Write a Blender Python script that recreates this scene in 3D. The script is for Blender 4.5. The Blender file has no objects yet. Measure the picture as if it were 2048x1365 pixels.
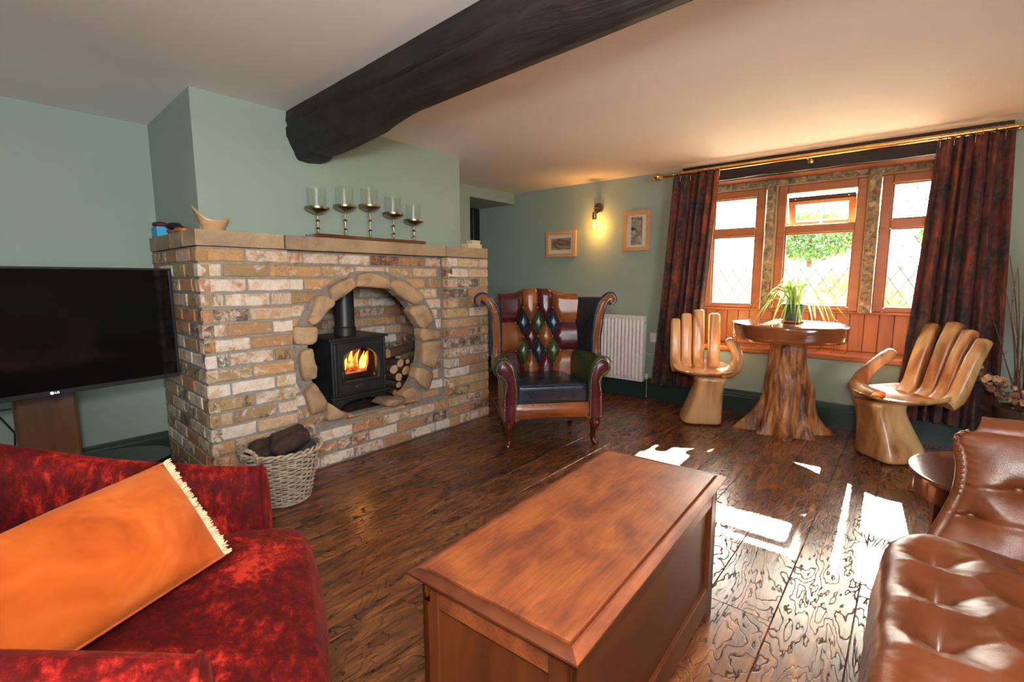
import bpy, bmesh, math, random
from math import sin, cos, pi, sqrt, radians, atan2, hypot
from mathutils import Vector, Matrix, noise as mnoise

random.seed(7)
C = bpy.context.scene.collection
SC = bpy.context.scene
H = 1.117

# ------------------------------------------------------------------ camera
cam_data = bpy.data.cameras.new('camera')
cam_data.sensor_width = 36.0
cam_data.lens = 965.0 / 2048 * 36
cam_data.clip_start = 0.02
cam = bpy.data.objects.new('camera', cam_data)
C.objects.link(cam)
YAW, PITCH, ROLL = radians(50.353), radians(7.3135), radians(-0.1259)
_f = Vector((sin(YAW) * cos(PITCH), cos(YAW) * cos(PITCH), -sin(PITCH)))
_r = Vector((cos(YAW), -sin(YAW), 0))
_u = _r.cross(_f)
_r, _u = _r * cos(ROLL) + _u * sin(ROLL), -_r * sin(ROLL) + _u * cos(ROLL)
_m = Matrix((_r, _u, -_f)).transposed().to_4x4()
_m.translation = Vector((0, 0, H))
cam.matrix_world = _m
SC.camera = cam

# ------------------------------------------------------------------ world, sun, room lights, exposure
SC.view_settings.view_transform = 'Standard'
SC.view_settings.look = 'None'
SC.view_settings.gamma = 1.0
SC.view_settings.use_curve_mapping = False
SC.view_settings.exposure = 0.12
SC.cycles.max_bounces = 8
SC.cycles.diffuse_bounces = 4
SC.cycles.glossy_bounces = 4
SC.cycles.transparent_max_bounces = 16
SC.cycles.caustics_reflective = True
SC.cycles.blur_glossy = 0.6
SC.cycles.caustics_refractive = False
SC.cycles.sample_clamp_indirect = 12.0
SC.cycles.use_denoising = True

world = bpy.data.worlds.new('sky')
SC.world = world
world.use_nodes = True
wn = world.node_tree.nodes
wn.clear()
w_out = wn.new('ShaderNodeOutputWorld')
w_bg = wn.new('ShaderNodeBackground')
w_sky = wn.new('ShaderNodeTexSky')
w_sky.sky_type = 'HOSEK_WILKIE'
w_sky.turbidity = 7.0
SUN_DIR = Vector((-1.36, -0.05, -1.0)).normalized()       # the way the sunlight travels
w_sky.sun_direction = -SUN_DIR
w_bg.inputs['Strength'].default_value = 68.0
world.node_tree.links.new(w_sky.outputs[0], w_bg.inputs[0])
world.node_tree.links.new(w_bg.outputs[0], w_out.inputs[0])


def lamp(name, kind, loc, energy, color, size=None, aim=None, **kw):
    d = bpy.data.lights.new(name, kind)
    d.energy = energy
    d.color = color
    for k, v in kw.items():
        setattr(d, k, v)
    if size is not None:
        d.size = size
    o = bpy.data.objects.new(name, d)
    C.objects.link(o)
    o.location = loc
    if aim is not None:
        o.rotation_euler = Vector(aim).to_track_quat('-Z', 'Y').to_euler()
    return o


sun = lamp('sun', 'SUN', (12, 1, 8), 210.0, (1.0, 0.90, 0.75), aim=SUN_DIR, angle=0.012)
# the photographer's diffused flash beside the camera, which throws the beam's shadow on the ceiling
flash = lamp('flash', 'AREA', (-0.10, -0.16, 1.40), 34.0, (1.0, 0.97, 0.93), size=0.20, aim=(sin(YAW), cos(YAW), -0.02))
# the flash's bounced light, added as a separate lamp turned up against the ceiling
flash_up = lamp('flash_bounce', 'AREA', (-0.16, -0.26, 1.62), 46.0, (1.0, 0.97, 0.94), size=0.16, aim=(-0.05, -0.08, 1))
# added soft fill lamp inside the unseen rear wall, brightening the room from behind
rear_fill = lamp('rear_fill_lamp', 'AREA', (-1.0, -3.05, 1.35), 85.0, (0.95, 0.97, 1.0), size=1.5, aim=(0.15, 1, -0.05),
                shape='RECTANGLE', size_y=1.0)


# ------------------------------------------------------------------ node helper
class NT:
    def __init__(self, name, rough=0.5, metallic=0.0, **inp):
        self.m = bpy.data.materials.new(name)
        self.m.use_nodes = True
        self.t = self.m.node_tree
        self.b = self.t.nodes['Principled BSDF']
        self.b.inputs['Roughness'].default_value = rough
        self.b.inputs['Metallic'].default_value = metallic
        for k, v in inp.items():
            self.set(self.b, k.replace('_', ' '), v)

    def set(self, node, key, v):
        s = node.inputs[key]
        if isinstance(v, bpy.types.NodeSocket):
            self.t.links.new(v, s)
        elif isinstance(v, (tuple, list)) and len(v) == 3 and s.type == 'RGBA':
            s.default_value = (*v, 1)
        else:
            s.default_value = v

    def n(self, kind, inputs=None, **props):
        nd = self.t.nodes.new('ShaderNode' + kind)
        for k, v in props.items():
            setattr(nd, k, v)
        for k, v in (inputs or {}).items():
            self.set(nd, k, v)
        return nd

    def coord(self, which='Object', scale=(1, 1, 1), rot=(0, 0, 0), loc=(0, 0, 0), rand=0.0):
        c = self.n('TexCoord').outputs[which]
        if rand:
            oi = self.n('ObjectInfo').outputs['Random']
            mul = self.n('VectorMath', {0: (rand, rand * 0.73, rand * 1.37)}, operation='SCALE')
            self.t.links.new(oi, mul.inputs['Scale'])
            c = self.n('VectorMath', {0: c, 1: mul.outputs[0]}, operation='ADD').outputs[0]
        return self.n('Mapping', {'Vector': c, 'Scale': scale, 'Rotation': rot, 'Location': loc}).outputs[0]

    def noise(self, vec, scale=5, detail=4, rough=0.55, dist=0.0, out=0):
        return self.n('TexNoise', {'Vector': vec, 'Scale': scale, 'Detail': detail, 'Roughness': rough,
                                   'Distortion': dist}).outputs[out]

    def ramp(self, fac, stops, interp='LINEAR'):
        r = self.n('ValToRGB', {'Fac': fac})
        e = r.color_ramp.elements
        r.color_ramp.interpolation = interp
        while len(e) < len(stops):
            e.new(0.5)
        for el, (p, c) in zip(e, stops):
            el.position = p
            el.color = (c, c, c, 1) if isinstance(c, (int, float)) else (*c, 1)
        return r.outputs[0]

    def mix(self, fac, a, b, blend='MIX'):
        m = self.n('Mix', data_type='RGBA', blend_type=blend)
        self.set(m, 0, fac)
        for k, v in ((6, a), (7, b)):
            self.set(m, k, v)
        return m.outputs[2]

    def math(self, op, a, b=0.0):
        m = self.n('Math', operation=op)
        self.set(m, 0, a)
        self.set(m, 1, b)
        return m.outputs[0]

    def rnd(self):
        return self.n('ObjectInfo').outputs['Random']

    def bump(self, height, strength=0.3, dist=0.01):
        b = self.n('Bump', {'Height': height, 'Strength': strength, 'Distance': dist})
        self.t.links.new(b.outputs[0], self.b.inputs['Normal'])

    def col(self, v):
        self.set(self.b, 'Base Color', v)
        return self

    def ro(self, v):
        self.set(self.b, 'Roughness', v)
        return self


def plain(name, color, rough=0.5, metallic=0.0, nscale=30, namt=0.08, bump=0.0, **inp):
    """a colour with a little wear in it"""
    k = NT(name, rough, metallic, **inp)
    v = k.coord()
    n = k.noise(v, nscale, 3)
    lo = tuple(c * (1 - namt) for c in color)
    hi = tuple(min(1, c * (1 + namt)) for c in color)
    k.col(k.ramp(n, [(0.3, lo), (0.7, hi)]))
    if bump:
        k.bump(n, bump, 0.004)
    return k.m


def wood(name, cols, scale=(2, 20, 20), rough=0.4, rand=7.0, bump=0.15, dist=0.6, nscale=1.0, coat=0.0, coarse=0.5):
    """grain runs along the axis with the small scale number"""
    k = NT(name, rough)
    if coat:
        k.set(k.b, 'Coat Weight', coat)
        k.set(k.b, 'Coat Roughness', 0.12)
    v = k.coord(scale=scale, rand=rand)
    a = k.noise(v, nscale, 6, 0.62, dist)
    v2 = k.coord(scale=tuple(s * 0.22 for s in scale), rand=rand)
    b2 = k.noise(v2, nscale, 2, 0.5, 0.3)
    f = k.mix(coarse, a, b2)
    k.col(k.ramp(f, [(0.30, cols[0]), (0.5, cols[1]), (0.70, cols[2])]))
    if bump:
        k.bump(a, bump, 0.003)
    return k.m


def thin_glass(name, tint=(1, 1, 1), rough=0.0, ior=1.45):
    m = bpy.data.materials.new(name)
    m.use_nodes = True
    t = m.node_tree
    t.nodes.clear()
    o = t.nodes.new('ShaderNodeOutputMaterial')
    mx = t.nodes.new('ShaderNodeMixShader')
    tr = t.nodes.new('ShaderNodeBsdfTransparent')
    tr.inputs[0].default_value = (*tint, 1)
    gl = t.nodes.new('ShaderNodeBsdfGlossy')
    gl.inputs['Roughness'].default_value = rough
    lw = t.nodes.new('ShaderNodeLayerWeight')
    lw.inputs[0].default_value = 0.5
    p5 = t.nodes.new('ShaderNodeMath')
    p5.operation = 'POWER'
    p5.inputs[1].default_value = 4.0
    ma = t.nodes.new('ShaderNodeMath')
    ma.operation = 'MULTIPLY_ADD'
    ma.inputs[1].default_value = 0.6
    ma.inputs[2].default_value = ((ior - 1) / (ior + 1)) ** 2
    t.links.new(lw.outputs['Facing'], p5.inputs[0])
    t.links.new(p5.outputs[0], ma.inputs[0])
    t.links.new(ma.outputs[0], mx.inputs[0])
    t.links.new(tr.outputs[0], mx.inputs[1])
    t.links.new(gl.outputs[0], mx.inputs[2])
    t.links.new(mx.outputs[0], o.inputs[0])
    return m


# ------------------------------------------------------------------ mesh builder
class MB:
    def __init__(self):
        self.v, self.f, self.mi = [], [], []

    def add(self, verts, faces, mi=0):
        o = len(self.v)
        self.v += [tuple(p) for p in verts]
        for f in faces:
            self.f.append(tuple(o + i for i in f))
            self.mi.append(mi)
        return self

    def box(self, x0, x1, y0, y1, z0, z1, mi=0, M=None):
        p = [Vector((x, y, z)) for z in (z0, z1) for y in (y0, y1) for x in (x0, x1)]
        if M is not None:
            p = [M @ q for q in p]
        return self.add(p, [(0, 2, 3, 1), (4, 5, 7, 6), (0, 1, 5, 4), (2, 6, 7, 3), (0, 4, 6, 2), (1, 3, 7, 5)], mi)

    def prism(self, poly, o, ax, ay, depth, mi=0, cap=True):
        """poly [(a,b)] in the plane o + a*ax + b*ay, pushed along depth (a vector)"""
        o, ax, ay, depth = Vector(o), Vector(ax), Vector(ay), Vector(depth)
        n = len(poly)
        a = [o + ax * x + ay * y for x, y in poly]
        b = [p + depth for p in a]
        fs = [(i, (i + 1) % n, n + (i + 1) % n, n + i) for i in range(n)]
        if cap:
            fs += [tuple(range(n - 1, -1, -1)), tuple(range(n, 2 * n))]
        return self.add(a + b, fs, mi)

    def tube(self, pts, rad, n=10, cap=True, mi=0, sx=1.0, twist=0.0, up=None):
        pts = [Vector(p) for p in pts]
        if isinstance(rad, (int, float)):
            rad = [rad] * len(pts)
        t0 = (pts[1] - pts[0]).normalized()
        u = Vector(up) if up is not None else (Vector((0, 0, 1)) if abs(t0.z) < 0.9 else Vector((1, 0, 0)))
        u = (u - t0 * u.dot(t0)).normalized()
        vs = []
        for i, p in enumerate(pts):
            t = (pts[min(i + 1, len(pts) - 1)] - pts[max(i - 1, 0)]).normalized()
            u = (u - t * u.dot(t)).normalized()
            w = t.cross(u)
            for k in range(n):
                a = 2 * pi * k / n + twist * i
                vs.append(p + (u * cos(a) + w * sin(a) * sx) * rad[i])
        fs = [(i * n + k, i * n + (k + 1) % n, (i + 1) * n + (k + 1) % n, (i + 1) * n + k)
              for i in range(len(pts) - 1) for k in range(n)]
        if cap:
            fs += [tuple(range(n - 1, -1, -1)), tuple((len(pts) - 1) * n + k for k in range(n))]
        return self.add(vs, fs, mi)

    def lathe(self, prof, c=(0, 0, 0), n=24, mi=0, cap=True, axis=None):
        """prof [(r, h)] turned about z (or the given axis) through c"""
        q = Vector(axis).normalized().to_track_quat('Z', 'Y') if axis is not None else None
        vs = []
        for r, h in prof:
            for k in range(n):
                a = 2 * pi * k / n
                p = Vector((r * cos(a), r * sin(a), h))
                if q is not None:
                    p = q @ p
                vs.append(p + Vector(c))
        fs = [(i * n + k, i * n + (k + 1) % n, (i + 1) * n + (k + 1) % n, (i + 1) * n + k)
              for i in range(len(prof) - 1) for k in range(n)]
        if cap:
            fs += [tuple(range(n - 1, -1, -1)), tuple((len(prof) - 1) * n + k for k in range(n))]
        return self.add(vs, fs, mi)

    def ball(self, c, r, nu=16, nv=10, mi=0, M=None):
        if isinstance(r, (int, float)):
            r = (r, r, r)
        vs = [Vector((0, 0, r[2]))]
        for j in range(1, nv):
            b = pi * j / nv
            vs += [Vector((r[0] * sin(b) * cos(2 * pi * i / nu), r[1] * sin(b) * sin(2 * pi * i / nu), r[2] * cos(b))) for i in range(nu)]
        vs.append(Vector((0, 0, -r[2])))
        fs = [(0, 1 + i, 1 + (i + 1) % nu) for i in range(nu)]
        for j in range(nv - 2):
            a = 1 + j * nu
            fs += [(a + i, a + nu + i, a + nu + (i + 1) % nu, a + (i + 1) % nu) for i in range(nu)]
        a = 1 + (nv - 2) * nu
        fs += [(a + i, len(vs) - 1, a + (i + 1) % nu) for i in range(nu)]
        if M is not None:
            vs = [M @ p for p in vs]
        return self.add([p + Vector(c) for p in vs], fs, mi)

    def grid(self, fn, nu, nv, cu=False, cv=False, mi=0):
        """fn(u, v) -> point, u, v in 0..1; mi may be a function of (u, v)"""
        mu, mv = (nu if cu else nu + 1), (nv if cv else nv + 1)
        vs = [fn(i / nu, j / nv) for j in range(mv) for i in range(mu)]
        o = len(self.v)
        self.v += [tuple(p) for p in vs]
        for j in range(nv):
            for i in range(nu):
                a = j * mu + i
                b = j * mu + (i + 1) % mu
                c = ((j + 1) % mv) * mu + (i + 1) % mu
                d = ((j + 1) % mv) * mu + i
                self.f.append((o + a, o + b, o + c, o + d))
                self.mi.append(mi((i + .5) / nu, (j + .5) / nv) if callable(mi) else mi)
        return self

    def build(self, name, mats, parent=None, smooth=None, bevel=0.0, seg=2, sub=0, loc=None, rotz=0.0, kind=None, fix=True, link=True):
        me = bpy.data.meshes.new(name)
        me.from_pydata(self.v, [], self.f)
        if not isinstance(mats, (list, tuple)):
            mats = [mats]
        for m in mats:
            me.materials.append(m)
        if len(mats) > 1:
            me.polygons.foreach_set('material_index', self.mi)
        if fix:
            bm = bmesh.new()
            bm.from_mesh(me)
            bmesh.ops.recalc_face_normals(bm, faces=bm.faces)
            bm.to_mesh(me)
            bm.free()
        me.validate()
        if smooth is not None:
            me.shade_smooth()
            if smooth < 179:
                me.set_sharp_from_angle(angle=radians(smooth))
        o = bpy.data.objects.new(name, me)
        if link:
            C.objects.link(o)
        if bevel:
            b = o.modifiers.new('bevel', 'BEVEL')
            b.width = bevel
            b.segments = seg
            b.limit_method = 'ANGLE'
            b.angle_limit = radians(40)
        if sub:
            s = o.modifiers.new('subsurf', 'SUBSURF')
            s.levels = s.render_levels = sub
        if parent is not None:
            o.parent = parent
        if loc is not None:
            o.location = loc
        o.rotation_euler.z = rotz
        if kind:
            o['kind'] = kind
        return o


def thing(name, label, cat, loc=(0, 0, 0), rotz=0.0, group=None):
    o = bpy.data.objects.new(name, None)
    o.empty_display_size = 0.1
    C.objects.link(o)
    o.location = loc
    o.rotation_euler.z = rotz
    return tag(o, label, cat, group)


def tag(o, label=None, cat=None, group=None, kind=None):
    for k, v in (('label', label), ('category', cat), ('group', group), ('kind', kind)):
        if v:
            o[k] = v
    return o


def copy_part(o, parent, loc=None, scale=None, rot=None):
    c = o.copy()
    C.objects.link(c)
    c.parent = parent
    if loc is not None:
        c.location = loc
    if scale is not None:
        c.scale = scale
    if rot is not None:
        c.rotation_euler = rot
    return c


def structure(name, label, cat=None):
    o = bpy.data.objects.new(name, None)
    C.objects.link(o)
    return tag(o, label, cat, kind='structure')


def fbm(p, s=1.0, o=3):
    a, t, f = 0.5, 0.0, s
    for _ in range(o):
        t += a * mnoise.noise(Vector(p) * f)
        a *= 0.5
        f *= 2.1
    return t


def clip_poly(poly, px, py, nx, ny):
    """keep the side where (p - (px,py)).(nx,ny) >= 0"""
    out = []
    for i in range(len(poly)):
        a, b = poly[i], poly[(i + 1) % len(poly)]
        da = (a[0] - px) * nx + (a[1] - py) * ny
        db = (b[0] - px) * nx + (b[1] - py) * ny
        if da >= 0:
            out.append(a)
        if da * db < 0:
            t = da / (da - db)
            out.append((a[0] + (b[0] - a[0]) * t, a[1] + (b[1] - a[1]) * t))
    return out


def area2(poly):
    return abs(sum(poly[i][0] * poly[(i + 1) % len(poly)][1] - poly[(i + 1) % len(poly)][0] * poly[i][1] for i in range(len(poly)))) / 2
# ------------------------------------------------------------------ materials
def mk_paint(name, c, bump=0.05):
    k = NT(name, 0.75)
    v = k.coord(scale=(1, 1, 1))
    n = k.noise(v, 1.2, 3)
    k.col(k.ramp(n, [(0.3, tuple(x * 0.965 for x in c)), (0.7, tuple(x * 1.03 for x in c))]))
    k.bump(k.noise(v, 90, 2), bump, 0.002)
    return k.m


M_wall = mk_paint('sage_paint', (0.285, 0.365, 0.305))
M_ceil = mk_paint('ceiling_paint', (0.80, 0.77, 0.745), 0.08)
M_skirt = plain('dark_green_gloss', (0.016, 0.040, 0.034), 0.35, nscale=8)


def mk_floor():
    k = NT('dark_figured_boards', 0.3)
    v = k.coord(scale=(3.2, 15, 15), rand=9.0)
    swirl = k.noise(v, 1.3, 6, 0.68, 0.7)
    field = k.noise(k.coord(scale=(2.0, 7.0, 7.0), rand=9.0), 0.9, 4.5, 0.52, 0.45)
    rings = k.math('FRACT', k.math('MULTIPLY', field, 17.0))
    fine = k.noise(k.coord(scale=(6, 60, 60), rand=9.0), 1.6, 5, 0.65, 0.4)
    base = k.ramp(swirl, [(0.31, (0.030, 0.014, 0.010)), (0.42, (0.095, 0.034, 0.016)), (0.53, (0.185, 0.062, 0.023)), (0.70, (0.32, 0.120, 0.040))])
    lines = k.ramp(rings, [(0.0, 0.25), (0.08, 0.65), (0.17, 1.0), (0.92, 1.0), (1.0, 0.30)])
    c = k.mix(1.0, base, lines, 'MULTIPLY')
    f2 = k.ramp(fine, [(0.32, 0.62), (0.6, 1.12)])
    c = k.mix(1.0, c, f2, 'MULTIPLY')
    tone = k.ramp(k.rnd(), [(0.0, 0.72), (0.5, 1.0), (1.0, 1.25)])
    k.col(k.mix(1.0, c, tone, 'MULTIPLY'))
    k.ro(k.ramp(lines, [(0.4, 0.45), (1.0, 0.24)]))
    hgt = k.math('ADD', k.math('MULTIPLY', lines, 0.7), k.math('MULTIPLY', fine, 0.35))
    k.set(k.b, 'Specular IOR Level', k.ramp(lines, [(0.4, 0.03), (0.95, 0.75)]))
    k.bump(hgt, 0.32, 0.004)
    return k.m


M_floor = mk_floor()


def mk_brick(sc=(1, 1, 1), name='reclaimed_brick'):
    k = NT(name, 0.85)
    rnd = k.rnd()
    v = k.coord(scale=sc, rand=130.0)
    big = k.noise(v, 22, 3, 0.6, 0.6)
    med = k.noise(v, 30, 5, 0.68, 0.8)
    fine = k.noise(v, 150, 3, 0.6)
    base = k.ramp(rnd, [(0.0, (0.60, 0.34, 0.155)), (0.14, (0.43, 0.30, 0.145)), (0.26, (0.66, 0.47, 0.30)), (0.40, (0.52, 0.25, 0.12)),
                        (0.54, (0.62, 0.42, 0.22)), (0.66, (0.38, 0.26, 0.125)), (0.78, (0.68, 0.51, 0.37)), (0.90, (0.46, 0.25, 0.12)), (1.0, (0.62, 0.42, 0.24))], 'CONSTANT')
    c = k.mix(k.ramp(med, [(0.40, 0.0), (0.70, 0.6)]), base, (0.36, 0.17, 0.07))
    # lime wash and pale skin, more on some bricks
    r2 = k.math('POWER', k.math('FRACT', k.math('MULTIPLY', rnd, 17.3)), 2.5)
    lime = k.math('ADD', k.noise(v, 17, 5, 0.68, 0.7), k.math('MULTIPLY', r2, 0.36))
    c = k.mix(k.ramp(lime, [(0.585, 0.0), (0.72, 0.60), (0.86, 0.92)]), c, (0.84, 0.74, 0.62))
    # burnt patches
    r3 = k.math('POWER', k.math('FRACT', k.math('MULTIPLY', rnd, 41.7)), 3.0)
    burnt = k.math('ADD', k.noise(k.coord(scale=sc, rand=371.0), 20, 6, 0.70, 0.6), k.math('MULTIPLY', r3, 0.27))
    c = k.mix(k.ramp(burnt, [(0.645, 0.0), (0.78, 0.85)]), c, (0.075, 0.045, 0.035))
    c = k.mix(0.35, c, k.ramp(fine, [(0.3, 0.45), (0.7, 1.0)]), 'MULTIPLY')
    k.col(c)
    k.bump(k.math('ADD', big, k.math('MULTIPLY', fine, 0.35)), 0.6, 0.008)
    return k.m


M_brick = mk_brick((0.215, 1.0, 0.065))
M_brick_cut = mk_brick((1, 1, 1), 'reclaimed_brick_cut')


def mk_stone(name, cols, sc=6):
    k = NT(name, 0.85)
    v = k.coord(rand=11.0)
    a = k.noise(v, sc, 5, 0.6, 0.7)
    f = k.noise(v, 60, 4, 0.65)
    tone = k.ramp(k.rnd(), [(0.0, 0.85), (1.0, 1.12)])
    c = k.ramp(a, [(0.3, cols[0]), (0.5, cols[1]), (0.7, cols[2])])
    c = k.mix(1.0, c, tone, 'MULTIPLY')
    c = k.mix(0.3, c, k.ramp(f, [(0.3, 0.5), (0.65, 1.0)]), 'MULTIPLY')
    k.col(c)
    k.bump(k.math('ADD', a, k.math('MULTIPLY', f, 0.4)), 0.6, 0.012)
    return k.m


M_stone = mk_stone('sandstone', [(0.28, 0.16, 0.09), (0.47, 0.30, 0.155), (0.56, 0.38, 0.21)])
M_mantel = mk_stone('mantel_stone', [(0.27, 0.19, 0.14), (0.42, 0.29, 0.165), (0.50, 0.36, 0.22)], 4)
M_mull = mk_stone('weathered_mullion', [(0.07, 0.05, 0.033), (0.27, 0.20, 0.12), (0.56, 0.43, 0.26)], 26)
M_mortar = mk_stone('grey_mortar', [(0.23, 0.205, 0.17), (0.29, 0.26, 0.22), (0.33, 0.30, 0.26)], 30)


def mk_beam():
    k = NT('black_oak', 0.62)
    v = k.coord(scale=(9, 0.9, 9))
    a = k.noise(v, 1.6, 6, 0.65, 0.6)
    b = k.noise(k.coord(scale=(3, 1.6, 3)), 2.0, 3)
    k.col(k.mix(k.ramp(b, [(0.5, 0.0), (0.75, 0.6)]), k.ramp(a, [(0.3, (0.007, 0.0045, 0.004)), (0.7, (0.020, 0.0125, 0.010))]), (0.042, 0.024, 0.018)))
    k.bump(k.math('ADD', a, b), 0.9, 0.02)
    return k.m


M_beam = mk_beam()
def mk_mahog_top():
    k = NT('mahogany_top', 0.36)
    patch = k.noise(k.coord(scale=(4.0, 7, 7)), 1.5, 5, 0.62, 0.5)
    grain = k.noise(k.coord(scale=(7, 130, 130)), 1.3, 4, 0.6, 0.2)
    c = k.ramp(patch, [(0.32, (0.15, 0.038, 0.018)), (0.46, (0.24, 0.060, 0.020)), (0.56, (0.31, 0.083, 0.025)), (0.72, (0.39, 0.120, 0.038))])
    k.col(k.mix(0.55, c, k.ramp(grain, [(0.34, 0.45), (0.62, 1.12)]), 'MULTIPLY'))
    k.ro(k.ramp(patch, [(0.3, 0.5), (0.7, 0.33)]))
    k.bump(grain, 0.12, 0.002)
    return k.m


M_mahog = mk_mahog_top()
M_mahog_s = wood('mahogany_side', [(0.060, 0.014, 0.006), (0.115, 0.029, 0.009), (0.19, 0.052, 0.015)], scale=(11, 11, 1.6), rough=0.33, dist=1.2, bump=0.08)
M_mahog_l = wood('mahogany_long', [(0.055, 0.014, 0.007), (0.11, 0.029, 0.010), (0.19, 0.056, 0.016)], scale=(1.8, 10, 12), rough=0.30, dist=2.2, bump=0.08)
M_pine = wood('stained_pine', [(0.17, 0.052, 0.018), (0.33, 0.110, 0.036), (0.44, 0.16, 0.054)], scale=(16, 16, 1.8), rough=0.38, bump=0.08)
M_pine_h = wood('stained_pine_long', [(0.17, 0.052, 0.018), (0.33, 0.110, 0.036), (0.44, 0.16, 0.054)], scale=(16, 1.8, 16), rough=0.35, bump=0.08)
M_frame = wood('window_frame_oak', [(0.22, 0.075, 0.027), (0.34, 0.125, 0.045), (0.42, 0.16, 0.058)], scale=(14, 2, 14), rough=0.36, bump=0.03, rand=0)
M_redleg = wood('dark_red_polish', [(0.030, 0.006, 0.004), (0.075, 0.012, 0.007), (0.13, 0.022, 0.011)], scale=(18, 18, 3), rough=0.18, bump=0.0, coat=0.6)


def mk_hand(name, dark, shift):
    k = NT(name, 0.34)
    k.set(k.b, 'Coat Weight', 0.35)
    k.set(k.b, 'Coat Roughness', 0.15)
    v = k.coord(scale=(5, 5, 1.1), loc=(shift, shift * 0.3, 0))
    a = k.noise(v, 1.5, 5, 0.55, 0.9)
    g = k.noise(k.coord(scale=(50, 50, 3)), 1.2, 3)
    c = k.ramp(a, [(0.30, (0.72, 0.44, 0.20)), (0.48 - dark, (0.62, 0.34, 0.135)), (0.64 - dark, (0.31, 0.115, 0.034)), (0.80 - dark, (0.17, 0.058, 0.020))])
    k.col(k.mix(0.3, c, k.ramp(g, [(0.3, 0.7), (0.7, 1.0)]), 'MULTIPLY'))
    return k.m


M_hand_l = mk_hand('pale_carved_wood', -0.06, 0.0)
M_hand_r = mk_hand('streaked_carved_wood', 0.05, 2.4)


def mk_root():
    k = NT('root_wood', 0.46)
    k.set(k.b, 'Coat Weight', 0.2)
    k.set(k.b, 'Coat Roughness', 0.25)
    v = k.coord(scale=(9, 9, 2.2))
    a = k.noise(v, 1.4, 6, 0.6, 1.2)
    k.col(k.ramp(a, [(0.34, (0.030, 0.009, 0.005)), (0.44, (0.16, 0.050, 0.013)), (0.53, (0.34, 0.115, 0.026)), (0.68, (0.54, 0.22, 0.06))]))
    k.bump(k.math('ADD', a, k.math('MULTIPLY', k.noise(k.coord(scale=(30, 30, 9)), 1.5, 4), 0.5)), 0.9, 0.02)
    return k.m


M_root = mk_root()
M_tabletop = wood('glossy_slab_top', [(0.11, 0.030, 0.011), (0.18, 0.052, 0.018), (0.26, 0.080, 0.026)], scale=(7, 4, 7), rough=0.16, dist=1.0, bump=0.03, coat=0.7)


def mk_leather(name, c, rough=0.32, worn=1.5, nscale=6, crease=0.10):
    k = NT(name, rough)
    v = k.coord(rand=4.0)
    a = k.noise(v, nscale, 4, 0.6, 0.5)
    g = k.n('TexVoronoi', {'Vector': v, 'Scale': 260.0}, feature='DISTANCE_TO_EDGE').outputs['Distance']
    k.col(k.ramp(a, [(0.3, tuple(x * 0.62 for x in c)), (0.5, c), (0.72, tuple(min(1, x * worn) for x in c))]))
    k.ro(k.ramp(a, [(0.3, rough * 0.85), (0.7, rough * 1.25)]))
    cr = k.noise(k.coord(scale=(1, 1, 1), rand=4.0), 13, 3, 0.6, 1.2)
    k.bump(k.math('ADD', k.math('MULTIPLY', g, 0.5), k.math('MULTIPLY', cr, 0.8)), crease, 0.004)
    return k.m


M_l_brown = mk_leather('brown_leather', (0.215, 0.062, 0.013), 0.25)
M_l_ox = mk_leather('oxblood_leather', (0.062, 0.009, 0.012), 0.25)
M_l_navy = mk_leather('navy_leather', (0.013, 0.021, 0.036), 0.28)
M_l_green = mk_leather('green_leather', (0.034, 0.052, 0.013), 0.26)
M_l_sofa = mk_leather('chestnut_leather', (0.155, 0.040, 0.012), 0.34, 1.3, 7, 0.16)
M_stud = plain('stud_metal', (0.55, 0.50, 0.44), 0.28, 1.0)


def mk_velvet():
    k = NT('crushed_red_velvet', 0.75)
    v = k.coord(scale=(1.5, 1, 0.75))
    a = k.noise(v, 30, 6, 0.75, 0.35)
    b = k.noise(k.coord(scale=(1, 1.4, 1)), 4.2, 3, 0.6, 0.3)
    m = k.math('ADD', k.math('MULTIPLY', a, 0.52), k.math('MULTIPLY', b, 0.48))
    k.set(k.b, 'Specular IOR Level', 0.12)
    k.col(k.ramp(m, [(0.43, (0.042, 0.0015, 0.0015)), (0.51, (0.088, 0.0028, 0.0025)), (0.555, (0.20, 0.007, 0.005)), (0.62, (0.42, 0.030, 0.013))]))
    k.set(k.b, 'Sheen Weight', 0.12)
    k.set(k.b, 'Sheen Roughness', 0.4)
    k.set(k.b, 'Sheen Tint', (1.0, 0.16, 0.10))
    k.bump(a, 0.5, 0.006)
    return k.m


M_velvet = mk_velvet()


def mk_orange():
    k = NT('orange_velvet', 0.8)
    k.set(k.b, 'Specular IOR Level', 0.12)
    v = k.coord(scale=(1, 1, 1))
    a = k.noise(v, 5, 4, 0.55, 0.8)
    k.col(k.ramp(a, [(0.32, (0.29, 0.042, 0.003)), (0.5, (0.43, 0.082, 0.008)), (0.70, (0.58, 0.155, 0.030))]))
    k.set(k.b, 'Sheen Weight', 0.2)
    k.set(k.b, 'Sheen Tint', (1.0, 0.55, 0.28))
    k.bump(k.noise(v, 160, 2), 0.15, 0.002)
    return k.m


M_orange = mk_orange()
M_fringe = plain('cream_fringe', (0.52, 0.42, 0.25), 0.9, nscale=60, namt=0.3)


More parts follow.
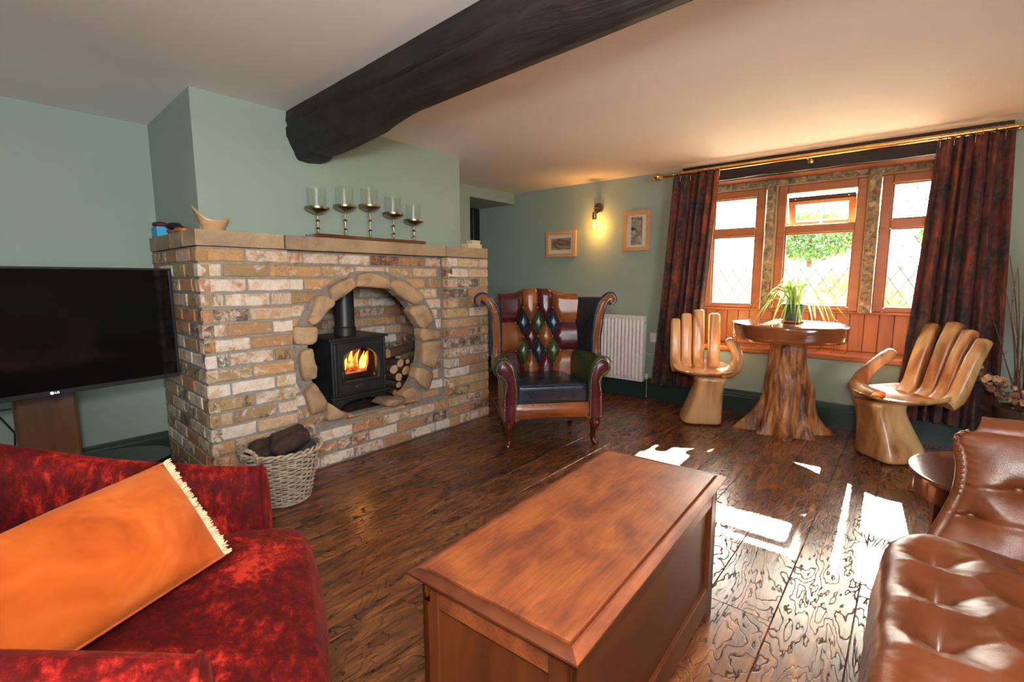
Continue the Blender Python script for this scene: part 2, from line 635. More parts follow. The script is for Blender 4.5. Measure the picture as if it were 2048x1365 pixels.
def mk_curtain():
    k = NT('chenille_curtain', 0.9)
    v = k.coord()
    st = k.noise(k.coord(scale=(1, 4.2, 1.0)), 3.6, 3, 0.65, 0.5)
    fl = k.n('TexVoronoi', {'Vector': v, 'Scale': 34.0}, feature='SMOOTH_F1').outputs['Distance']
    fn = k.noise(v, 70, 4, 0.7, 1.0)
    c = k.ramp(st, [(0.36, (0.014, 0.014, 0.018)), (0.45, (0.040, 0.022, 0.016)), (0.50, (0.12, 0.012, 0.012)), (0.56, (0.055, 0.026, 0.014)), (0.65, (0.26, 0.036, 0.012))])
    p = k.math('ADD', k.math('MULTIPLY', fl, 0.55), k.math('MULTIPLY', fn, 0.6))
    c = k.mix(k.ramp(p, [(0.52, 0.0), (0.62, 0.35)]), c, (0.15, 0.085, 0.055))
    k.col(c)
    k.set(k.b, 'Sheen Weight', 0.04)
    k.bump(fn, 0.3, 0.004)
    return k.m


M_curtain = mk_curtain()
M_brass = plain('brass', (0.72, 0.47, 0.17), 0.22, 1.0, nscale=20)
M_bronze = plain('antique_bronze', (0.36, 0.26, 0.18), 0.32, 1.0, nscale=40, namt=0.2)
M_white = plain('white_enamel', (0.72, 0.68, 0.64), 0.35)
M_iron = plain('black_cast_iron', (0.020, 0.020, 0.021), 0.42, nscale=120, namt=0.3, bump=0.1)
M_black = plain('black_plastic', (0.010, 0.010, 0.012), 0.28)
M_screen = plain('tv_screen', (0.0035, 0.0035, 0.004), 0.09, nscale=3)
M_glass = thin_glass('window_glass')
M_hglass = thin_glass('hurricane_glass', (0.97, 0.98, 0.97), 0.04, 1.75)
M_sglass = thin_glass('stove_glass', (0.95, 0.9, 0.85), 0.05)
M_lead = plain('lead_came', (0.20, 0.19, 0.17), 0.5, 0.6)
M_chrome = plain('grey_metal', (0.5, 0.5, 0.5), 0.3, 1.0)
M_bark = mk_stone('log_bark', [(0.035, 0.018, 0.010), (0.085, 0.043, 0.022), (0.15, 0.085, 0.042)], 18)
M_bark_moss = mk_stone('mossy_bark', [(0.05, 0.035, 0.014), (0.11, 0.085, 0.03), (0.19, 0.15, 0.05)], 18)


def mk_cut():
    k = NT('sawn_log_end', 0.8)
    v = k.coord(rand=3.0)
    w = k.n('TexWave', {'Vector': k.coord(scale=(1, 0.01, 1)), 'Scale': 18.0, 'Distortion': 2.0}, wave_type='RINGS', rings_direction='Y').outputs['Fac']
    k.col(k.mix(k.ramp(w, [(0.2, 0.0), (0.9, 0.35)]), k.ramp(k.noise(v, 12, 3), [(0.3, (0.50, 0.28, 0.13)), (0.7, (0.68, 0.44, 0.25))]), (0.34, 0.16, 0.07)))
    return k.m


M_cut = mk_cut()
M_peat = mk_stone('peat', [(0.020, 0.009, 0.005), (0.045, 0.021, 0.012), (0.070, 0.034, 0.019)], 22)


def mk_wicker():
    k = NT('grey_wicker', 0.6)
    v = k.coord(scale=(1, 1, 2))
    a = k.noise(v, 30, 4, 0.6)
    k.col(k.ramp(a, [(0.3, (0.20, 0.135, 0.085)), (0.5, (0.42, 0.32, 0.22)), (0.66, (0.54, 0.44, 0.33)), (0.76, (0.48, 0.25, 0.10))]))
    return k.m


M_wicker = mk_wicker()
M_bag = plain('grey_liner', (0.13, 0.125, 0.12), 0.5)
# ================================================================== THE ROOM
XW = 4.27          # window wall
YB = 3.50          # back wall behind the television
YBR = 2.80         # face of the chimney breast above the mantel
XL, YR = -2.6, -3.4
FZ = -0.012


def slab(name, x0, x1, y0, y1, z0, z1, m, label, cat=None, parent=None):
    o = MB().box(x0, x1, y0, y1, z0, z1).build(name, m, parent)
    if parent is None:
        tag(o, label, cat, kind='structure')
    return o


# ---- floor: base and every board
floor = slab('floor', XL - .1, XW + .45, YR - .1, 4.1, -0.12, FZ - 0.002, M_black, 'dark reddish brown wooden floor of wide figured boards')


def board_mesh(L, W=0.2065, c=0.0022):
    m = MB()
    h = 0.0
    a = [(c, c), (L - c, c), (L - c, W - c), (c, W - c)]
    b = [(0, 0), (L, 0), (L, W), (0, W)]
    vs = [(x, y, h) for x, y in a] + [(x, y, h - c * 0.8) for x, y in b] + [(x, y, FZ) for x, y in b]
    fs = [(0, 1, 2, 3)] + [(i, 4 + i, 4 + (i + 1) % 4, (i + 1) % 4) for i in range(4)] + [(4 + i, 8 + i, 8 + (i + 1) % 4, 4 + (i + 1) % 4) for i in range(4)]
    m.add(vs, fs)
    return m


LB = 1.22
full = board_mesh(LB).build('plank', M_floor, floor)
full.location = (0, 0, -5)
first = True
rows = []
for j in range(-17, 19):
    y0 = 0.066 + 0.2075 * j
    if y0 > 3.95 or y0 + 0.2 < YR:
        continue
    off = {7: 1.738 - LB, 10: 2.032 - LB, 9: 1.0, 8: 0.35, 4: 0.86}.get(j, (j * 0.437) % LB)
    x = off - LB * math.ceil((off - XL) / LB)
    while x < XW:
        xe = min(x + LB, XW + 0.02)
        x0 = max(x, XL)
        if xe - x0 > 0.03 and not (y0 > 3.45 and x0 < 3.2 and xe < 3.4):
            if xe - x0 > LB - 0.01:
                if first:
                    full.location = (x0, y0, 0)
                    first = False
                else:
                    copy_part(full, floor, (x0, y0, 0))
            else:
                o = board_mesh(xe - x0 - 0.0005).build('plank', M_floor, floor)
                o.location = (x0, y0, 0)
        x += LB

# ---- ceiling, a little lower towards the back left corner as in an old cottage
def ceil_z(x, y):
    z = 2.056
    t = max(0.0, min(1.0, (y - 2.7) / 0.8))
    return z - t * 0.055 * max(0.0, min(1.0, (4.2 - x) / 3.3)) + 0.006 * fbm((x, y, 3), 0.9)


cm = MB().grid(lambda u, v: (XL + (XW + .1 - XL) * u, YR + (YB + .1 - YR) * v, ceil_z(XL + (XW - XL) * u, YR + (YB - YR) * v)), 46, 46)
ceiling = cm.build('ceiling', M_ceil, smooth=60, fix=False)
tag(ceiling, 'low white painted ceiling', kind='structure')

# ---- walls
CZ = 2.12
slab('wall_back', XL, 3.47, YB, YB + .12, -0.01, CZ, M_wall, 'sage green wall behind the television')
o = MB()
o.box(3.47, 3.565, YB, YB + .12, -0.01, CZ)
o.box(3.565, XW, YB, 4.10, 1.94, CZ)
tag(o.build('wall_far', M_wall), 'sage green wall and lintel round the far doorway', kind='structure')
slab('wall_passage', 3.35, 3.47, YB + .12, 4.1, -0.01, CZ, M_wall, 'sage green side wall of the far passage')
slab('wall_left', XL - .12, XL, YR, YB + .1, -0.01, CZ, M_wall, 'sage green wall on the left of the room')
# rear wall; its opening is made up to go with the rear fill lamp
o = MB()
for a, b_, c, d in ((XL, -1.8, 0, CZ), (-0.2, XW, 0, CZ), (-1.8, -0.2, 0, 0.8), (-1.8, -0.2, 1.9, CZ)):
    o.box(a, b_, YR - .12, YR, c, d)
tag(o.build('wall_rear', M_wall), 'sage green wall at the rear of the room', kind='structure')

# window wall with its deep opening
WY0, WY1 = -0.27, 1.47
o = MB()
o.box(XW, XW + .42, YR, WY0, -0.01, CZ)
o.box(XW, XW + .42, WY1, 4.1, -0.01, CZ)
o.box(XW, XW + .42, WY0, WY1, -0.01, 0.51)
o.box(XW, XW + .42, WY0, WY1, 2.03, CZ)
wall_window = o.build('wall_window', M_wall)
tag(wall_window, 'sage green wall around the window', kind='structure')

# chimney breast above the mantel
BX0, BX1 = 0.912, 2.74
o = MB()
o.box(BX0, BX1, YBR, YB - .001, 1.282, CZ)
breast = o.build('wall_breast', M_wall)
tag(breast, 'sage green chimney breast above the stone mantel', kind='structure')

# dark door at the end of the far passage
dr = structure('door_1', 'dark boarded door at the end of the far passage')
MB().box(3.47, XW, 4.04, 4.08, 0, 1.94).build('door_frame', M_black, dr)
bd = MB().box(0, 0.108, 0, 0.02, 0.01, 1.93).build('board', M_black, dr, bevel=0.003, seg=1)
bd.location = (3.49, 4.02, 0)
for i in range(1, 7):
    copy_part(bd, dr, (3.49 + i * 0.11, 4.02, 0))


# ---- skirting boards: plain board with a moulded top
def skirting(name, p0, p1, label, h=0.19, t=0.02):
    d = (Vector(p1) - Vector(p0))
    L = d.length
    d.normalize()
    nrm = Vector((-d.y, d.x, 0))
    prof = [(0, 0), (t, 0), (t, h - .055), (t - .004, h - .050), (t - .004, h - .038), (t - .010, h - .026), (t - .012, h - .008), (t - .014, h), (0, h)]
    o = MB().prism(prof, p0, nrm, Vector((0, 0, 1)), d * L).build(name, M_skirt)
    return tag(o, label, kind='structure')


skirting('baseboard_window', (XW, YR, 0), (XW, 4.04, 0), 'dark green skirting board below the window')
skirting('baseboard_back', (0.87, YB, 0), (XL, YB, 0), 'dark green skirting board behind the television')
skirting('baseboard_far', (3.565, YB, 0), (2.80, YB, 0), 'dark green skirting board by the far doorway')
bpy.data.objects['baseboard_back'].rotation_euler = (0, 0, 0)

# ---- the great ceiling beam
def beam_mesh():
    m = MB()
    N = 56
    K = 22

    def f(u, v):
        y = YBR + 0.005 + (YR - YBR) * u
        L = 1.394 - 0.061 * (YBR - y)
        R = 1.335 + 0.070 * (y - 0.5) + 0.035
        if y > 1.9:
            R += 0.05 * min(1, (y - 1.9) / 0.5)
        zb = 1.845 if y < 1.75 else 1.845 - 0.03 * min(1, (y - 1.75) / 0.25)
        if y > 2.66:
            zb = 1.80
        prof = [(L, 2.08), (L - .012, 1.99), (L - .010, 1.925), (L + .045, zb + .012), (L + .06, zb), ((L + R) / 2 + .02, zb - .004), (R, zb + .003), (R + .014, zb + .02),
                (R + .030, 1.95), (R + .035, 2.08)]
        t = v * (len(prof) - 1)
        i = min(int(t), len(prof) - 2)
        t -= i
        a, b = prof[i], prof[i + 1]
        x, z = a[0] + (b[0] - a[0]) * t, a[1] + (b[1] - a[1]) * t
        d = 0.013 * fbm((x * 4, y * 1.6, z * 5), 1.6) + 0.009 * fbm((x * 16, y * 3, z * 16), 1.8)
        if y > 2.6:
            d *= .5
        d2 = -0.010 if (abs(z - (1.965 + 0.02 * sin(y * 3))) < 0.009 and x < (L + R) / 2) else 0
        if z > 2.04:
            d = d * 0.3
        return (x + d - d2, y, z + d * 0.6)
    m.grid(f, 150, 54)
    # the sawn end against the breast
    return m


bo = beam_mesh().build('trim_1', M_beam, smooth=50)
tag(bo, 'massive rough black oak ceiling beam', kind='structure')

# ================================================================== WINDOW
win = structure('window_1', 'three-light timber window with diamond leaded glass')
XF = 4.50            # inner face of the frames
FD = 0.065           # frame depth
Z0, Z1 = 0.865, 1.858


def bar_box(name, y0, y1, z0, z1, parent=win, m=M_frame, x0=XF, x1=XF + FD, bevel=0.006):
    return MB().box(x0, x1, y0, y1, z0, z1).build(name, m, parent, bevel=bevel)


def leads(name, y0, y1, z0, z1, x, parent, sp=0.105, asp=1.55, w=0.0028):
    m = MB()
    k = asp                      # dz/dy of the diagonals
    for sgn in (1, -1):
        c = -40
        while c < 40:
            # line z = sgn*k*(y-ym) + zc
            ym = (y0 + y1) / 2
            zc = (z0 + z1) / 2 + c * sp * k
            pts = []
            for y in (y0, y1):
                z = sgn * k * (y - ym) + zc
                if z0 <= z <= z1:
                    pts.append((y, z))
            for z in (z0, z1):
                y = sgn * (z - zc) / k + ym
                if y0 < y < y1:
                    pts.append((y, z))
            if len(pts) >= 2:
                (ya, za), (yb, zb) = pts[0], pts[1]
                if hypot(ya - yb, za - zb) > 0.02:
                    m.tube([(x, ya, za), (x, yb, zb)], w, 4)
            c += 1
    o = m.build(name, M_lead, parent)
    tag(o, kind='stuff')
    return o


def light(y0, y1, name='casement', open_top=False):
    """one light: frame stiles and rails, transom, two panes with leading"""
    t = 0.052
    w = []
    f = MB()
    zt0, zt1 = 1.475, 1.54
    gy0, gy1 = y0 + t + .012, y1 - t - .012
    # outer frame as one mitred ring with its transom
    f.box(XF, XF + FD, y0, y0 + t + .012, Z0, Z1)
    f.box(XF, XF + FD, y1 - t - .012, y1, Z0, Z1)
    f.box(XF, XF + FD, gy0, gy1, Z1 - t - .012, Z1)
    f.box(XF, XF + FD, gy0, gy1, Z0, Z0 + .030)
    f.box(XF, XF + FD, gy0, gy1, zt0, zt1)
    fr = f.build('casement_frame', M_frame, win, bevel=0.007)
    # small glazing beads
    b = MB()
    for za, zb in (((Z0 + .03), zt0),) + (() if open_top else ((zt1, Z1 - t - .012),)):
        s = 0.010
        b.box(XF + .010, XF + .03, gy0, gy0 + s, za, zb)
        b.box(XF + .010, XF + .03, gy1 - s, gy1, za, zb)
        b.box(XF + .010, XF + .03, gy0 + s, gy1 - s, zb - s, zb)
        b.box(XF + .010, XF + .03, gy0 + s, gy1 - s, za, za + s)
    b.build('glazing_bead', M_frame, fr, bevel=0.003, seg=1)
    p = MB().box(XF + .034, XF + .038, gy0, gy1, Z0 + .03, zt0).build('pane', M_glass, fr)
    leads('leading', gy0, gy1, Z0 + .03, zt0, XF + .031, fr)
    if not open_top:
        MB().box(XF + .034, XF + .038, gy0, gy1, zt1, Z1 - t - .012).build('pane', M_glass, fr)
        leads('leading', gy0, gy1, zt1, Z1 - t - .012, XF + .031, fr)
    else:
        # the top-hung sash, dropped from its head and swung outwards at the foot
        za, zb = zt1, Z1 - t - .012
        hh = zb - za - 0.012
        T = Matrix.Translation((XF + .030, (gy0 + gy1) / 2, zb - 0.045)) @ Matrix.Rotation(radians(-24), 4, 'Y')
        W = (gy1 - gy0) / 2 - .004
        s = MB()
        s.box(0, .045, -W, -W + .05, -hh, 0, M=T)
        s.box(0, .045, W - .05, W, -hh, 0, M=T)
        s.box(0, .045, -W + .05, W - .05, -.05, 0, M=T)
        s.box(0, .045, -W + .05, W - .05, -hh, -hh + .05, M=T)
        so = s.build('opening_sash', M_frame, win, bevel=0.005)
        MB().box(.02, .024, -W + .05, W - .05, -hh + .05, -.05, M=T).build('pane', M_glass, so)
        q = MB()
        q.box(-.012, .004, -W + .004, W - .004, .004, .017, M=T)
        q.box(-.006, .010, -W + .004, W - .004, -.018, -.006, M=T)
        q.build('rubber_seal', M_black, so)
        h = MB()
        h.box(-.006, .0, -.02, .02, -hh + .006, -hh + .036, M=T)
        h.tube([T @ Vector((-.02, 0, -hh + .03)), T @ Vector((-.022, 0, -hh + .10))], .006, 6)
        h.build('window_handle', M_white, so)
    return fr


light(1.0, 1.47)
light(0.318, 0.908, open_top=True)
light(WY0, 0.235)


def mullion(y0, y1, seed):
    def f(u, v):
        z = Z0 - .01 + (1.90 - Z0) * v
        a = u * 4
        i = int(a) % 4
        t = a - int(a)
        cs = [(XF - .035, y0), (XF - .035, y1), (XF + .13, y1), (XF + .13, y0)]
        x = cs[i][0] + (cs[(i + 1) % 4][0] - cs[i][0]) * t
        y = cs[i][1] + (cs[(i + 1) % 4][1] - cs[i][1]) * t
        d = 0.007 * fbm((x * 6 + seed, y * 14, z * 6), 1.6) + 0.003 * fbm((x * 30, y * 40, z * 30), 1.5)
        return (x + d, y + d * (1 if y > (y0 + y1) / 2 else -1), z)
    return MB().grid(f, 32, 60, cu=True).build('mullion', M_mull, win, smooth=60)


mullion(0.926, 0.986, 1)
mullion(0.242, 0.308, 5)
MB().box(XF - .012, XF + .13, 0.908, 0.924, Z0, 1.88).build('stone_reveal', M_mantel, win)
MB().box(XF - .012, XF + .13, 0.308, 0.318, Z0, 1.88).build('stone_reveal', M_mantel, win)


def rough_box(name, x0, x1, y0, y1, z0, z1, m, parent, amp=0.006, fr=5, nu=40, seedz=0):
    def f(u, v):
        cs = [(x0, z0), (x0, z1), (x1, z1), (x1, z0)]
        a = u * 4
        i = int(a) % 4
        t = a - int(a)
        x = cs[i][0] + (cs[(i + 1) % 4][0] - cs[i][0]) * t
        z = cs[i][1] + (cs[(i + 1) % 4][1] - cs[i][1]) * t
        y = y0 + (y1 - y0) * v
        d = amp * fbm((x * 6, y * fr, z * 9 + seedz), 1.5) * 2
        return (x + d, y, z + d)
    mm = MB().grid(f, 24, nu, cu=True)
    o = len(mm.v)
    mm.f.append(tuple(range(23, -1, -1)))
    mm.mi.append(0)
    mm.f.append(tuple(nu * 24 + k for k in range(24)))
    mm.mi.append(0)
    return mm.build(name, m, parent, smooth=40)


rough_box('stone_lintel', XF - .02, XF + .14, WY0, WY1, 1.868, 1.925, M_mull, win, 0.004)
MB().box(XF - .008, XF + .13, WY0, WY1, 1.858, 1.874).build('stone_reveal', M_mantel, win)
MB().box(XW + .02, XF + .01, WY0, WY1, 1.912, 1.935).build('soffit_board', M_mahog_l, win)
# lintel beam over the opening
lint = rough_box('trim_2', XW - .022, XW + .15, -0.385, 1.612, 1.918, 2.075, M_beam, None, 0.008, 3, 70)
tag(lint, 'black oak lintel beam over the window', kind='structure')

# window seat: boarded back below the glass and a ledge
panel = structure('trim_3', 'orange stained pine boarding and ledge below the window')
PW = 0.0905
first_b = None
i = 0
y = WY0
while y < WY1 - 0.01:
    if first_b is None:
        first_b = MB().box(0, 0.012, 0.0015, PW - 0.0015, 0.0, 0.292).build('board', M_pine, panel, bevel=0.003, seg=1)
        first_b.location = (4.552, y, 0.556)
    else:
        copy_part(first_b, panel, (4.552, y, 0.556))
    y += PW
MB().box(4.564, 4.60, WY0, WY1, 0.54, 0.86).build('backing', M_black, panel)
MB().box(XF - .015, 4.60, WY0, WY1, 0.846, 0.866).build('sill_trim', M_pine_h, panel, bevel=0.006)
MB().box(XF + .10, XF + .24, WY0, WY1, 0.80, 0.868).build('stone_sill', M_mantel, panel)
first_s = None
y = WY0 - .0
while y < WY1 - 0.01:
    if first_s is None:
        first_s = MB().box(0, 0.272, 0.0012, PW - 0.0012, 0, 0.022).build('seat_board', M_pine_h, panel, bevel=0.003, seg=1)
        first_s.location = (4.285, y, 0.533)
    else:
        copy_part(first_s, panel, (4.285, y, 0.533))
    y += PW
MB().box(XW - .024, XW + .02, WY0 - .1, WY1 + .05, 0.512, 0.556).build('ledge_nosing', M_pine_h, panel, bevel=0.010, seg=3)

# the outer face of the opening
o = MB()
o.box(XF + .15, XF + .22, WY1 - .0, WY1 + .1, 0.8, 2.05)
o.box(XF + .15, XF + .22, WY0 - .1, WY0, 0.8, 2.05)
o.build('stone_jamb', M_mull, win)
# ================================================================== BRICK FIREPLACE
FY = 2.631           # front of the piers and of the plinth
RY = 2.700           # recessed centre
fire = thing('brick_fireplace', 'chest-high reclaimed brick fireplace with stone mantel and round stone-ringed opening', 'fireplace', (0, 0, 0))
SX0, SX1 = 0.832, 0.872      # left flank, front and back
CO = 0.075                   # one course


def brick_variant(seed, depth=0.05, npt=12):
    """unit brick face (x 0..1, z 0..1) pushed to y; edges uneven"""
    rr = random.Random(seed)
    m = MB()
    per = []
    for k in range(4):
        a = [(0, 0), (1, 0), (1, 1), (0, 1)][k]
        b = [(1, 0), (1, 1), (0, 1), (0, 0)][k]
        nn = 4 if k % 2 == 0 else 2
        for i in range(nn):
            t = i / nn
            per.append((a[0] + (b[0] - a[0]) * t, a[1] + (b[1] - a[1]) * t, k))
    n = len(per)
    jo = [(rr.uniform(-.012, .012), rr.uniform(-.045, .045)) for _ in per]
    out = [(x + jo[i][0], z + jo[i][1]) for i, (x, z, k) in enumerate(per)]
    inn = [(0.5 + (x - 0.5) * (1 - .035), 0.5 + (z - 0.5) * (1 - .13)) for (x, z) in out]
    fr = [(x, -0.0 + rr.uniform(-.0022, .0022), z) for x, z in inn]
    md = [(x, 0.0055, z) for x, z in out]
    bk = [(x, depth, z) for x, z in out]
    vs = fr + md + bk
    fs = [tuple(range(n))]
    for i in range(n):
        j = (i + 1) % n
        fs += [(i, n + i, n + j, j), (n + i, 2 * n + i, 2 * n + j, n + j)]
    m.add(vs, fs)
    return m


BV = []
for s in range(10):
    b = brick_variant(100 + s).build('brick', M_brick, fire)
    BV.append(b)
for s, b in enumerate(BV):       # the ten first ones are placed like every other
    b['unused'] = 1
_used = set()


def put_brick(px, py, pz, L, Hh=0.0615, rz=0.0, depth_scale=1.0, parent=None):
    s = random.randrange(10)
    if s not in _used:
        b = BV[s]
        _used.add(s)
        if 'unused' in b:
            del b['unused']
    else:
        b = copy_part(BV[s], parent or fire)
    b.location = (px, py, pz)
    b.scale = (L, depth_scale, Hh)
    b.rotation_euler = (0, 0, rz)
    return b


def poly_brick(poly, y, parent, name='brick', m=M_brick_cut, dep=0.05, bev=0.006, bulge=0.0):
    cx = sum(p[0] for p in poly) / len(poly)
    cz = sum(p[1] for p in poly) / len(poly)
    mb = MB()
    n = len(poly)
    inn = [(cx + (x - cx) * (1 - 2 * bev / max(.03, hypot(x - cx, z - cz))), cz + (z - cz) * (1 - 2 * bev / max(.03, hypot(x - cx, z - cz)))) for x, z in poly]
    mb.add([(x - cx, 0, z - cz) for x, z in inn] + [(x - cx, bev, z - cz) for x, z in poly] + [(x - cx, dep, z - cz) for x, z in poly],
           [tuple(range(n))] + [(i, n + i, n + (i + 1) % n, (i + 1) % n) for i in range(n)] + [(n + i, 2 * n + i, 2 * n + (i + 1) % n, n + (i + 1) % n) for i in range(n)])
    o = mb.build(name, m, parent)
    o.location = (cx, y, cz)
    return o


OCX, OCZ = 1.803, 0.66
OR, ROUT = 0.425, 0.535
ECX, ECZ, ERX, ERZ = 1.845, 0.668, 0.555, 0.500     # outer line of the ring


def bond(x0, x1, row, half_first, L=0.215, J=0.010):
    out = []
    x = x0
    if half_first:
        out.append((x, min(x + 0.1025, x1)))
        x += 0.1125
    while x < x1 - 0.035:
        out.append((x, min(x + L, x1)))
        x += L + J
    return out


# left pier front, 17 courses, two bricks wide
for r in range(17):
    z = r * CO + 0.008
    for a, b in bond(SX0, 1.276, r, r % 2 == 1):
        put_brick(a, FY, z, b - a)
# right pier
for r in range(17):
    z = r * CO + 0.008
    for a, b in bond(2.438, 2.875, r, r % 2 == 0):
        put_brick(a, FY, z, b - a)
    if r >= 3:      # its return into the recess
        put_brick(2.438, RY - .002, z, 0.066, rz=-pi / 2)
# plinth under the recess, flush with the piers
for r in range(3):
    z = r * CO + 0.008
    off = 0.1125 if r % 2 == 0 else 0.0
    x = 1.276 + 0.010 - off
    while x < 2.43:
        a, b = max(x, 1.286), min(x + 0.215, 2.430)
        if b - a > 0.03:
            put_brick(a, FY, z, b - a)
        x += 0.225
# recessed face with its round stone-ringed opening
for r in range(3, 17):
    z = r * CO + 0.008
    off = 0.1125 if r % 2 == 0 else 0.0
    x = 1.276 + 0.005 - off
    while x < 2.438:
        a, b = max(x, 1.280), min(x + 0.215, 2.432)
        x += 0.225
        if b - a < 0.03:
            continue
        zc, xc = z + .032, (a + b) / 2
        corners = [(a, z), (b, z), (b, z + .064), (a, z + .064)]
        dmin = min(hypot((p[0] - ECX) / ERX, (p[1] - ECZ) / ERZ) for p in corners + [(min(max(ECX, a), b), min(max(ECZ, z), z + .064))])
        if dmin >= 1:
            put_brick(a, RY, z, b - a)
            continue
        ang = atan2((zc - ECZ) / ERZ, (xc - ECX) / ERX)
        px, pz = ECX + ERX * cos(ang), ECZ + ERZ * sin(ang)
        nx_, nz_ = cos(ang) / ERX, sin(ang) / ERZ
        pl = clip_poly(corners, px, pz, nx_, nz_)
        if len(pl) >= 3 and area2(pl) > 0.0013:
            poly_brick(pl, RY, fire)

# left flank, stretchers and headers along y
fl_ang = atan2(YB - FY, SX1 - SX0)
fl_dir = Vector((SX1 - SX0, YB - FY, 0)).normalized()
for r in range(17):
    z = r * CO + 0.008
    segs = bond(0.0, (YB - FY) - 0.01, r, r % 2 == 0, L=0.215)
    for a, b in segs:
        # runs backwards: brick faces -x
        p = Vector((SX0, FY, 0)) + fl_dir * (b)
        o = put_brick(p.x, p.y, z, b - a, rz=fl_ang + pi)
        o.rotation_euler.z = fl_ang + pi
# mortar bodies
mo = MB()
g = 0.006
mo.prism([(SX0 + g, FY + g), (1.276 - g, FY + g), (1.276 - g, RY + .05), (1.30, YB), (SX1 + g, YB)], (0, 0, 0), (1, 0, 0), (0, 1, 0), (0, 0, 17 * CO + .002))
mo.box(2.438 + g, 2.872, FY + g, 2.999, 0, 17 * CO + .002)
mo.prism([(FY + g, 0), (RY + .06, 0), (RY + .06, 3 * CO + .035), (RY + .0, 3 * CO + .032), (FY + g + .004, 3 * CO - .001)], (1.27, 0, 0), (0, 1, 0), (0, 0, 1), (1.18, 0, 0))
mo.box(2.60, 2.871, 3.0, YB - .002, 0, 17 * CO)
mo.build('mortar', M_mortar, fire)
# the recessed mortar face with a round hole
N = 64
rm = MB()
outp, inp = [], []
for k in range(N):
    a = 2 * pi * k / N
    inp.append((OCX + (OR + .012) * cos(a), OCZ + (OR + .012) * sin(a)))
    dx, dz = cos(a), sin(a)
    t = min(((2.445 - OCX) / dx if dx > 1e-6 else 9), ((1.27 - OCX) / dx if dx < -1e-6 else 9),
            ((1.275 - OCZ) / dz if dz > 1e-6 else 9), ((0.22 - OCZ) / dz if dz < -1e-6 else 9))
    outp.append((OCX + dx * t, OCZ + dz * t))
yy = RY + g
vs = [(x, yy, z) for x, z in outp] + [(x, yy, z) for x, z in inp] + [(x, yy + .06, z) for x, z in inp] + [(x, yy + .06, z) for x, z in outp]
fs = []
for k in range(N):
    j = (k + 1) % N
    fs += [(k, j, N + j, N + k), (N + k, N + j, 2 * N + j, 2 * N + k), (2 * N + k, 2 * N + j, 3 * N + j, 3 * N + k)]
rm.add(vs, fs)
# raised mortar bed round the ring stones
vs, fs = [], []
for k in range(N):
    a = 2 * pi * k / N
    ex_, ez_ = ECX + (ERX - .008) * cos(a), ECZ + (ERZ - .008) * sin(a)
    ix_, iz_ = OCX + OR * cos(a), OCZ + OR * sin(a)
    for t_, y_ in ((0, RY + .004), (.10, RY - .003), (.97, RY - .008), (1, RY + .06)):
        vs.append((ex_ + (ix_ - ex_) * t_, y_ + .003 * sin(7 * a + 9 * t_), ez_ + (iz_ - ez_) * t_))
for k in range(N):
    j = (k + 1) % N
    for q in range(3):
        fs.append((k * 4 + q, j * 4 + q, j * 4 + q + 1, k * 4 + q + 1))
rm.add(vs, fs)
rm.build('mortar_face', M_mortar, fire, smooth=40)

# ring stones, each its own outline
RING = [
 [(1.716, 1.088), (1.732, 1.146), (1.8, 1.16), (1.865, 1.148), (1.94, 1.119), (1.954, 1.09), (1.948, 1.054), (1.861, 1.066), (1.711, 1.073)],
 [(1.53, 1.05), (1.543, 1.075), (1.623, 1.116), (1.679, 1.127), (1.699, 1.1), (1.702, 1.073), (1.649, 1.04), (1.559, 0.986), (1.536, 1.006)],
 [(1.389, 0.882), (1.432, 0.973), (1.45, 1.015), (1.497, 1.025), (1.555, 0.99), (1.55, 0.964), (1.491, 0.919), (1.449, 0.87), (1.41, 0.857)],
 [(1.291, 0.818), (1.303, 0.852), (1.425, 0.843), (1.439, 0.82), (1.428, 0.762), (1.396, 0.74), (1.301, 0.754)],
 [(1.321, 0.666), (1.338, 0.707), (1.402, 0.717), (1.403, 0.655), (1.419, 0.601), (1.412, 0.543), (1.343, 0.535), (1.327, 0.578)],
 [(1.342, 0.466), (1.398, 0.515), (1.434, 0.456), (1.474, 0.388), (1.451, 0.335), (1.376, 0.328), (1.364, 0.38)],
 [(1.473, 0.365), (1.482, 0.378), (1.585, 0.29), (1.571, 0.265), (1.471, 0.266)],
 [(1.602, 0.286), (1.645, 0.272), (1.644, 0.250), (1.601, 0.257)],
 [(1.966, 1.074), (1.99, 1.111), (2.051, 1.11), (2.134, 1.068), (2.237, 1.014), (2.229, 0.966), (2.162, 0.942), (2.095, 0.972), (2.02, 1.012)],
 [(2.120, 0.905), (2.150, 0.933), (2.251, 0.934), (2.301, 0.874), (2.329, 0.818), (2.257, 0.769), (2.205, 0.778), (2.172, 0.822), (2.13, 0.875)],
 [(2.205, 0.767), (2.225, 0.772), (2.387, 0.741), (2.398, 0.689), (2.313, 0.683), (2.225, 0.68), (2.205, 0.723)],
 [(2.222, 0.655), (2.262, 0.671), (2.397, 0.661), (2.402, 0.618), (2.325, 0.47), (2.222, 0.515)],
 [(2.170, 0.490), (2.212, 0.488), (2.317, 0.425), (2.266, 0.317), (2.186, 0.374), (2.140, 0.43)],
 [(2.020, 0.322), (2.119, 0.372), (2.207, 0.3), (2.194, 0.252), (2.061, 0.257), (2.052, 0.298)],
 [(1.885, 0.275), (1.927, 0.305), (2.051, 0.29), (1.966, 0.254)],
]
